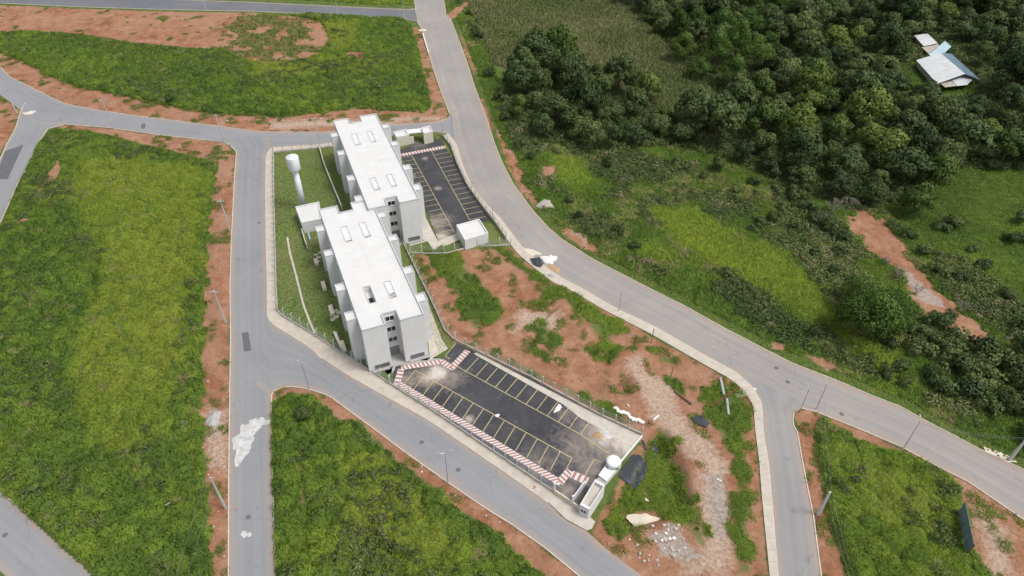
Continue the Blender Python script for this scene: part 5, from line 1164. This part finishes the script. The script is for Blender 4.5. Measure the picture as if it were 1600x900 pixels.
def forest():
    labels = {'dark': 'dark green', 'olive': 'olive green', 'light': 'bright green'}
    fp = np.array(FOREST)[:, :2]; x0, y0 = fp.min(0); x1, y1 = fp.max(0); n = 0; tries = 0
    while n < 285 and tries < 60000:
        tries += 1; x, y = random.uniform(x0, x1), random.uniform(y0, min(y1, 345))
        if sdf(fp, np.array([x]), np.array([y]))[0] < 1.0: continue
        if abs(x) > (y * .758 + 76) * .80 + 14: continue
        if any((x - h[0]) ** 2 + (y - h[1]) ** 2 < 9.0 ** 2 for h in HOUSE_CL): continue
        # keep the sight line to the house roof open
        d = (x - hc[0]) * .53 + (y - hc[1]) * .85; l = -(x - hc[0]) * .85 + (y - hc[1]) * .53
        if -34 < d < 4 and abs(l + 5) < 17: continue
        if any((x - px) ** 2 + (y - py) ** 2 < (3.3 * (min(s, 1.5) + 1)) ** 2 for px, py, s in placed): continue
        q = vnoise(np.array([x * .045]), np.array([y * .045]), 5)[0] + random.uniform(-.22, .22)
        k = 'dark' if q < .45 else 'olive' if q < .74 else 'light'; s = random.choice((random.uniform(.75, 1.1), random.uniform(1.0, 1.5), random.uniform(1.3, 1.9))); placed.append((x, y, s)); n += 1
        
        zc = float(broad(np.array([x]), np.array([y]))[0]) - HCAM; dpt = y * CP - zc * SP; pu = 800 + FPX * x / dpt; pv = 450 - FPX * (y * SP + zc * CP) / dpt
        place = ('close to the tin roofed house' if math.hypot(x - hc[0], y - hc[1]) < 30 else 'bordering the reed field' if sdf(CANE, np.array([x]), np.array([y]))[0] > -12 else 'above the pasture' if sdf(PASTURE, np.array([x]), np.array([y]))[0] > -14 else
                 'along the top edge' if pv < 55 else 'at the right edge' if pu > 1520 else 'on the lower edge of the wood' if sdf(fp, np.array([x]), np.array([y]))[0] < 9 else 'in the wood left of the house' if pu < 1400 and pv < 170 else 'in the wood below the house')
        tree(x, y, k, s, '%s %s forest tree %s' % ('small' if s < 1.05 else 'medium' if s < 1.4 else 'large', labels[k], place), k + ' trees of the wood', tall_=random.uniform(.8, 1.3))
    return n
KIND['great'] = [crown(520 + i, 4.8, 6.6, 6500, .135, 'bamboo_foliage', 34, lr=(.18, .36)) for i in range(3)]
BAMBOO = KIND['bamboo'] = [crown(500 + i, 4.6, 8.5, 4200, .18, 'bamboo_foliage', 30, lr=(.18, .40)) for i in range(3)]
for k, (u, v, s) in enumerate(((1062,85,1.25),(1085,50,1.3),(1110,100,1.4),(1120,55,1.4),(1145,85,1.45),(1165,50,1.25),(1175,100,1.3),(1090,112,1.0),(1140,122,1.1),(1195,80,1.2),(1060,50,1.1))):
    p_ = P(u, v + 14); placed.append((p_[0], p_[1], s)); tree(p_[0], p_[1], 'bamboo', s, 'feathery bright green bamboo clump at the corner of the reed field', 'bamboo clumps', 'bamboo_clump', 1.0)
for u, v, k, s, lb in ((845,140,'dark',1.25,'tall very dark tree standing over the reed field edge'), (862,118,'dark',1.1,'dark crowned tree at the top of the clump by the reed field'), (825,110,'dark',1.0,'leftmost dark tree of the clump by the reed field'), (845,205,'olive',1.15,'rounded olive tree at the lower left of the wood'), (905,205,'dark',1.1,'dark green tree on the lower edge of the wood left of centre'), (925,165,'light',1.05,'yellow green tree in front of the reed field'), (960,180,'olive',1.0,'olive tree beside the yellow green tree'), (985,215,'dark',1.15,'dark round tree on the lower edge of the wood'),
                      (1345,515,'great',1.65,'large bright green tree alone beside the eroded gully'), (1378,500,'great',1.30,'bright green tree right of the large one by the gully'), (1335,475,'great',1.30,'bright green tree behind the large one by the gully'), (1455,285,'light',1.3,'pale green tree at the top of the pasture'), (1425,322,'light',1.2,'pale green tree above the eroded gully')):
    p_ = P(u, v + 12); placed.append((p_[0], p_[1], s)); tree(p_[0], p_[1], k, s, lb, None, 'broadleaf_tree', .35 if k == 'great' else .8)
NF = forest()
for i, (u, v, s, k) in enumerate(((1185,355,1.0,'round'),(1205,348,.9,'round'),(1175,362,.8,'bushy'),(1545,265,1.3,'round'),(1590,350,1.2,'round'),(1585,380,1.3,'round'),(1490,355,1.4,'round'),(1470,360,1.1,'bushy'),(1520,395,.7,'bushy'),(1460,430,1.2,'bushy'),(1500,440,1.1,'bushy'),(1535,420,1.0,'bushy'),(1480,570,1.5,'bushy'),(1500,585,1.6,'round'),(1525,600,1.6,'bushy'),(1465,545,1.3,'bushy'),(1560,575,1.7,'bushy'),(1590,610,1.6,'round'),(1560,620,1.3,'bushy'),(1440,530,1.2,'round'),(1420,520,1.1,'bushy'),(1390,545,.9,'round'),(1300,430,1.0,'bushy'),(1270,400,1.1,'bushy'),(1240,360,1.2,'round'),(1225,330,1.2,'bushy'),(1260,330,1.3,'bushy'),(1290,360,1.3,'round'),(1310,400,1.2,'bushy'),(1150,300,1.0,'bushy'),(1100,280,.9,'bushy'),(1180,290,1.2,'round'),(1215,300,1.2,'bushy'),(890,320,.9,'round'),(905,345,.9,'round'),(940,345,.8,'bushy'),(965,365,.9,'round'),(990,390,.8,'bushy'),(830,250,1.0,'round'),(815,232,1.0,'bushy'),(780,160,1.2,'round'),(765,120,1.1,'bushy'),(745,60,1.2,'round'),(735,25,1.1,'bushy'),(790,190,1.2,'round'),(1130,430,.9,'bushy'),(1160,450,.9,'bushy'),(1290,520,.9,'bushy'),(1270,525,.8,'round'),(1380,585,.8,'round'),(1410,600,.8,'bushy'),(1350,580,.7,'bushy'),(1420,370,1.0,'bushy'),(1440,400,1.0,'round'),(1570,470,1.2,'round'),(1590,520,1.3,'bushy'),(1545,500,.9,'bushy'),(1100,130,1.0,'bushy'),(1470,600,1.8,'bushy'),(1500,545,1.9,'bushy'),(1530,560,2.0,'round'),(1545,585,1.9,'bushy'),(1580,590,2.1,'bushy'),(1575,640,1.6,'round'),(1600,650,1.8,'bushy'),(1540,640,1.4,'bushy'),(1510,620,1.6,'round'),(1460,515,1.5,'bushy'),(1435,555,1.4,'bushy'),(1600,560,2.0,'round'),(1600,690,1.5,'bushy'),(1400,575,1.0,'bushy'),(1480,500,1.0,'round'),(1240,310,1.6,'bushy'),(1275,345,1.5,'bushy'),(1200,275,1.6,'round'),(1310,375,1.4,'round'),(1000,255,1.3,'bushy'),(950,262,1.1,'round'),(1060,262,1.4,'bushy'),(1120,268,1.4,'round'),(1215,170,1.1,'round'),(1380,240,1.2,'bushy'))):
    p_ = P(u, v); q0, q1 = p_[0:1], p_[1:2]
    place = 'on the green pasture' if sdf(PASTURE, q0, q1)[0] > 1 else 'beside the eroded gully' if sdfu(SOIL_R[2:4], q0, q1)[0] > -12 else 'on the bank next to the curving road' if sdf(ROADPOLY[0], q0, q1)[0] > -16 else 'at the foot of the wood' if sdf(FOREST, q0, q1)[0] > -12 else 'in the middle of the valley scrub'
    tree(p_[0], p_[1], k, s, '%s %s leafy bush %s' % ('small' if s < .95 else 'large' if s > 1.25 else 'medium', 'dark' if k == 'round' else 'olive', place), k + ' bushes of the valley', 'leafy_bush')
for u, v, s, lb in ((268,165,.9,'grey green bush in the field behind the cross street'), (545,265,.0,''), (476,660,.8,'dark bush at the upper left of the lower field')):
    if s: p_ = P(u, v); tree(p_[0], p_[1], 'round', s, lb, None, 'leafy_bush')
# palms
def palm(u, v, h, label):
    p_ = P(u, v); r = empty('palm_tree', p_); tag(r, label, 'palm tree'); MB().tube([(0, 0, -.5), (.1, 0, h * .5), (.15, .1, h)], .18, 7).build('trunk', 'bark', r)
    rg = np.random.default_rng(int(u)); Q = []; NN = []; LF = []
    for i in range(24):
        a = i * 6.283 / 24 * 3.1 + rg.uniform(-.2, .2); el = rg.uniform(-.1, 1.1); d = np.array([math.cos(a), math.sin(a), 0]); side = np.array([-d[1], d[0], 0]); L = rg.uniform(2.6, 3.6); prev = None; l = rg.random()
        for s in np.linspace(0, 1, 9):
            c = d * L * s * math.cos(el * .7) + np.array([0, 0, L * (s * math.sin(el) - .75 * s * s)])
            if prev is not None:
                for sg in (-1, 1): wv = side * sg * (.42 * math.sin(math.pi * (.15 + .85 * s)) + .08) + np.array([0, 0, -.22]); Q.append([prev, c, c + wv + d * .25, prev + wv * .9 + d * .05]); NN.append(np.array([0, 0, 1.]) + d * .5 + side * sg * .3); LF.append(l)
            prev = c
    link('crown', leafmesh('palm_crown', np.array(Q), np.array(NN), np.array(LF), 'palm_foliage'), r, (.15, .1, h))
palm(1143, 160, 6.0, 'pale palm tree at the corner of the reed field'); palm(1075, 207, 5.0, 'dark palm tree among bushes below the reed field'); palm(1345, 118, 7.5, 'palm tree deep in the wood left of the house')
# bare grey shrubs by the gully
def bare_shrub(u, v, s, label):
    p_ = on(u, v); r = empty('bare_shrub', p_); tag(r, label, 'shrub', 'bare grey shrubs by the gully'); rg = random.Random(int(u * 7 + v)); tm = MB()
    def grow(a, d, L, rad, lev):
        e = a + d * L; tm.bar(a, e, rad, rad * .6, 4)
        if lev: 
            for _ in range(3): grow(e, (d + Vector((rg.uniform(-.8, .8), rg.uniform(-.8, .8), rg.uniform(-.2, .5)))).normalized(), L * .72, rad * .6, lev - 1)
    for _ in range(6): grow(Vector((0, 0, 0)), Vector((rg.uniform(-.8, .8), rg.uniform(-.8, .8), 1)).normalized(), s, .06 * s, 3)
    tm.build('branches', 'twig', r)
for u, v, s, lb in ((1300,332,1.7,'large pale bare shrub above the gully head'), (1325,325,1.4,'pale bare shrub right of the large one'), (1285,350,1.3,'pale bare shrub left of the gully'), (1380,415,1.0,'small bare shrub on the gully edge'), (1405,435,1.2,'bare twiggy shrub in the gully middle'), (1500,490,1.1,'bare shrub at the lower gully'), (1430,460,1.0,'bare shrub on the grey gully bed'), (1195,110,1.3,'pale bare shrub beside the palm')): bare_shrub(u, v, s, lb)
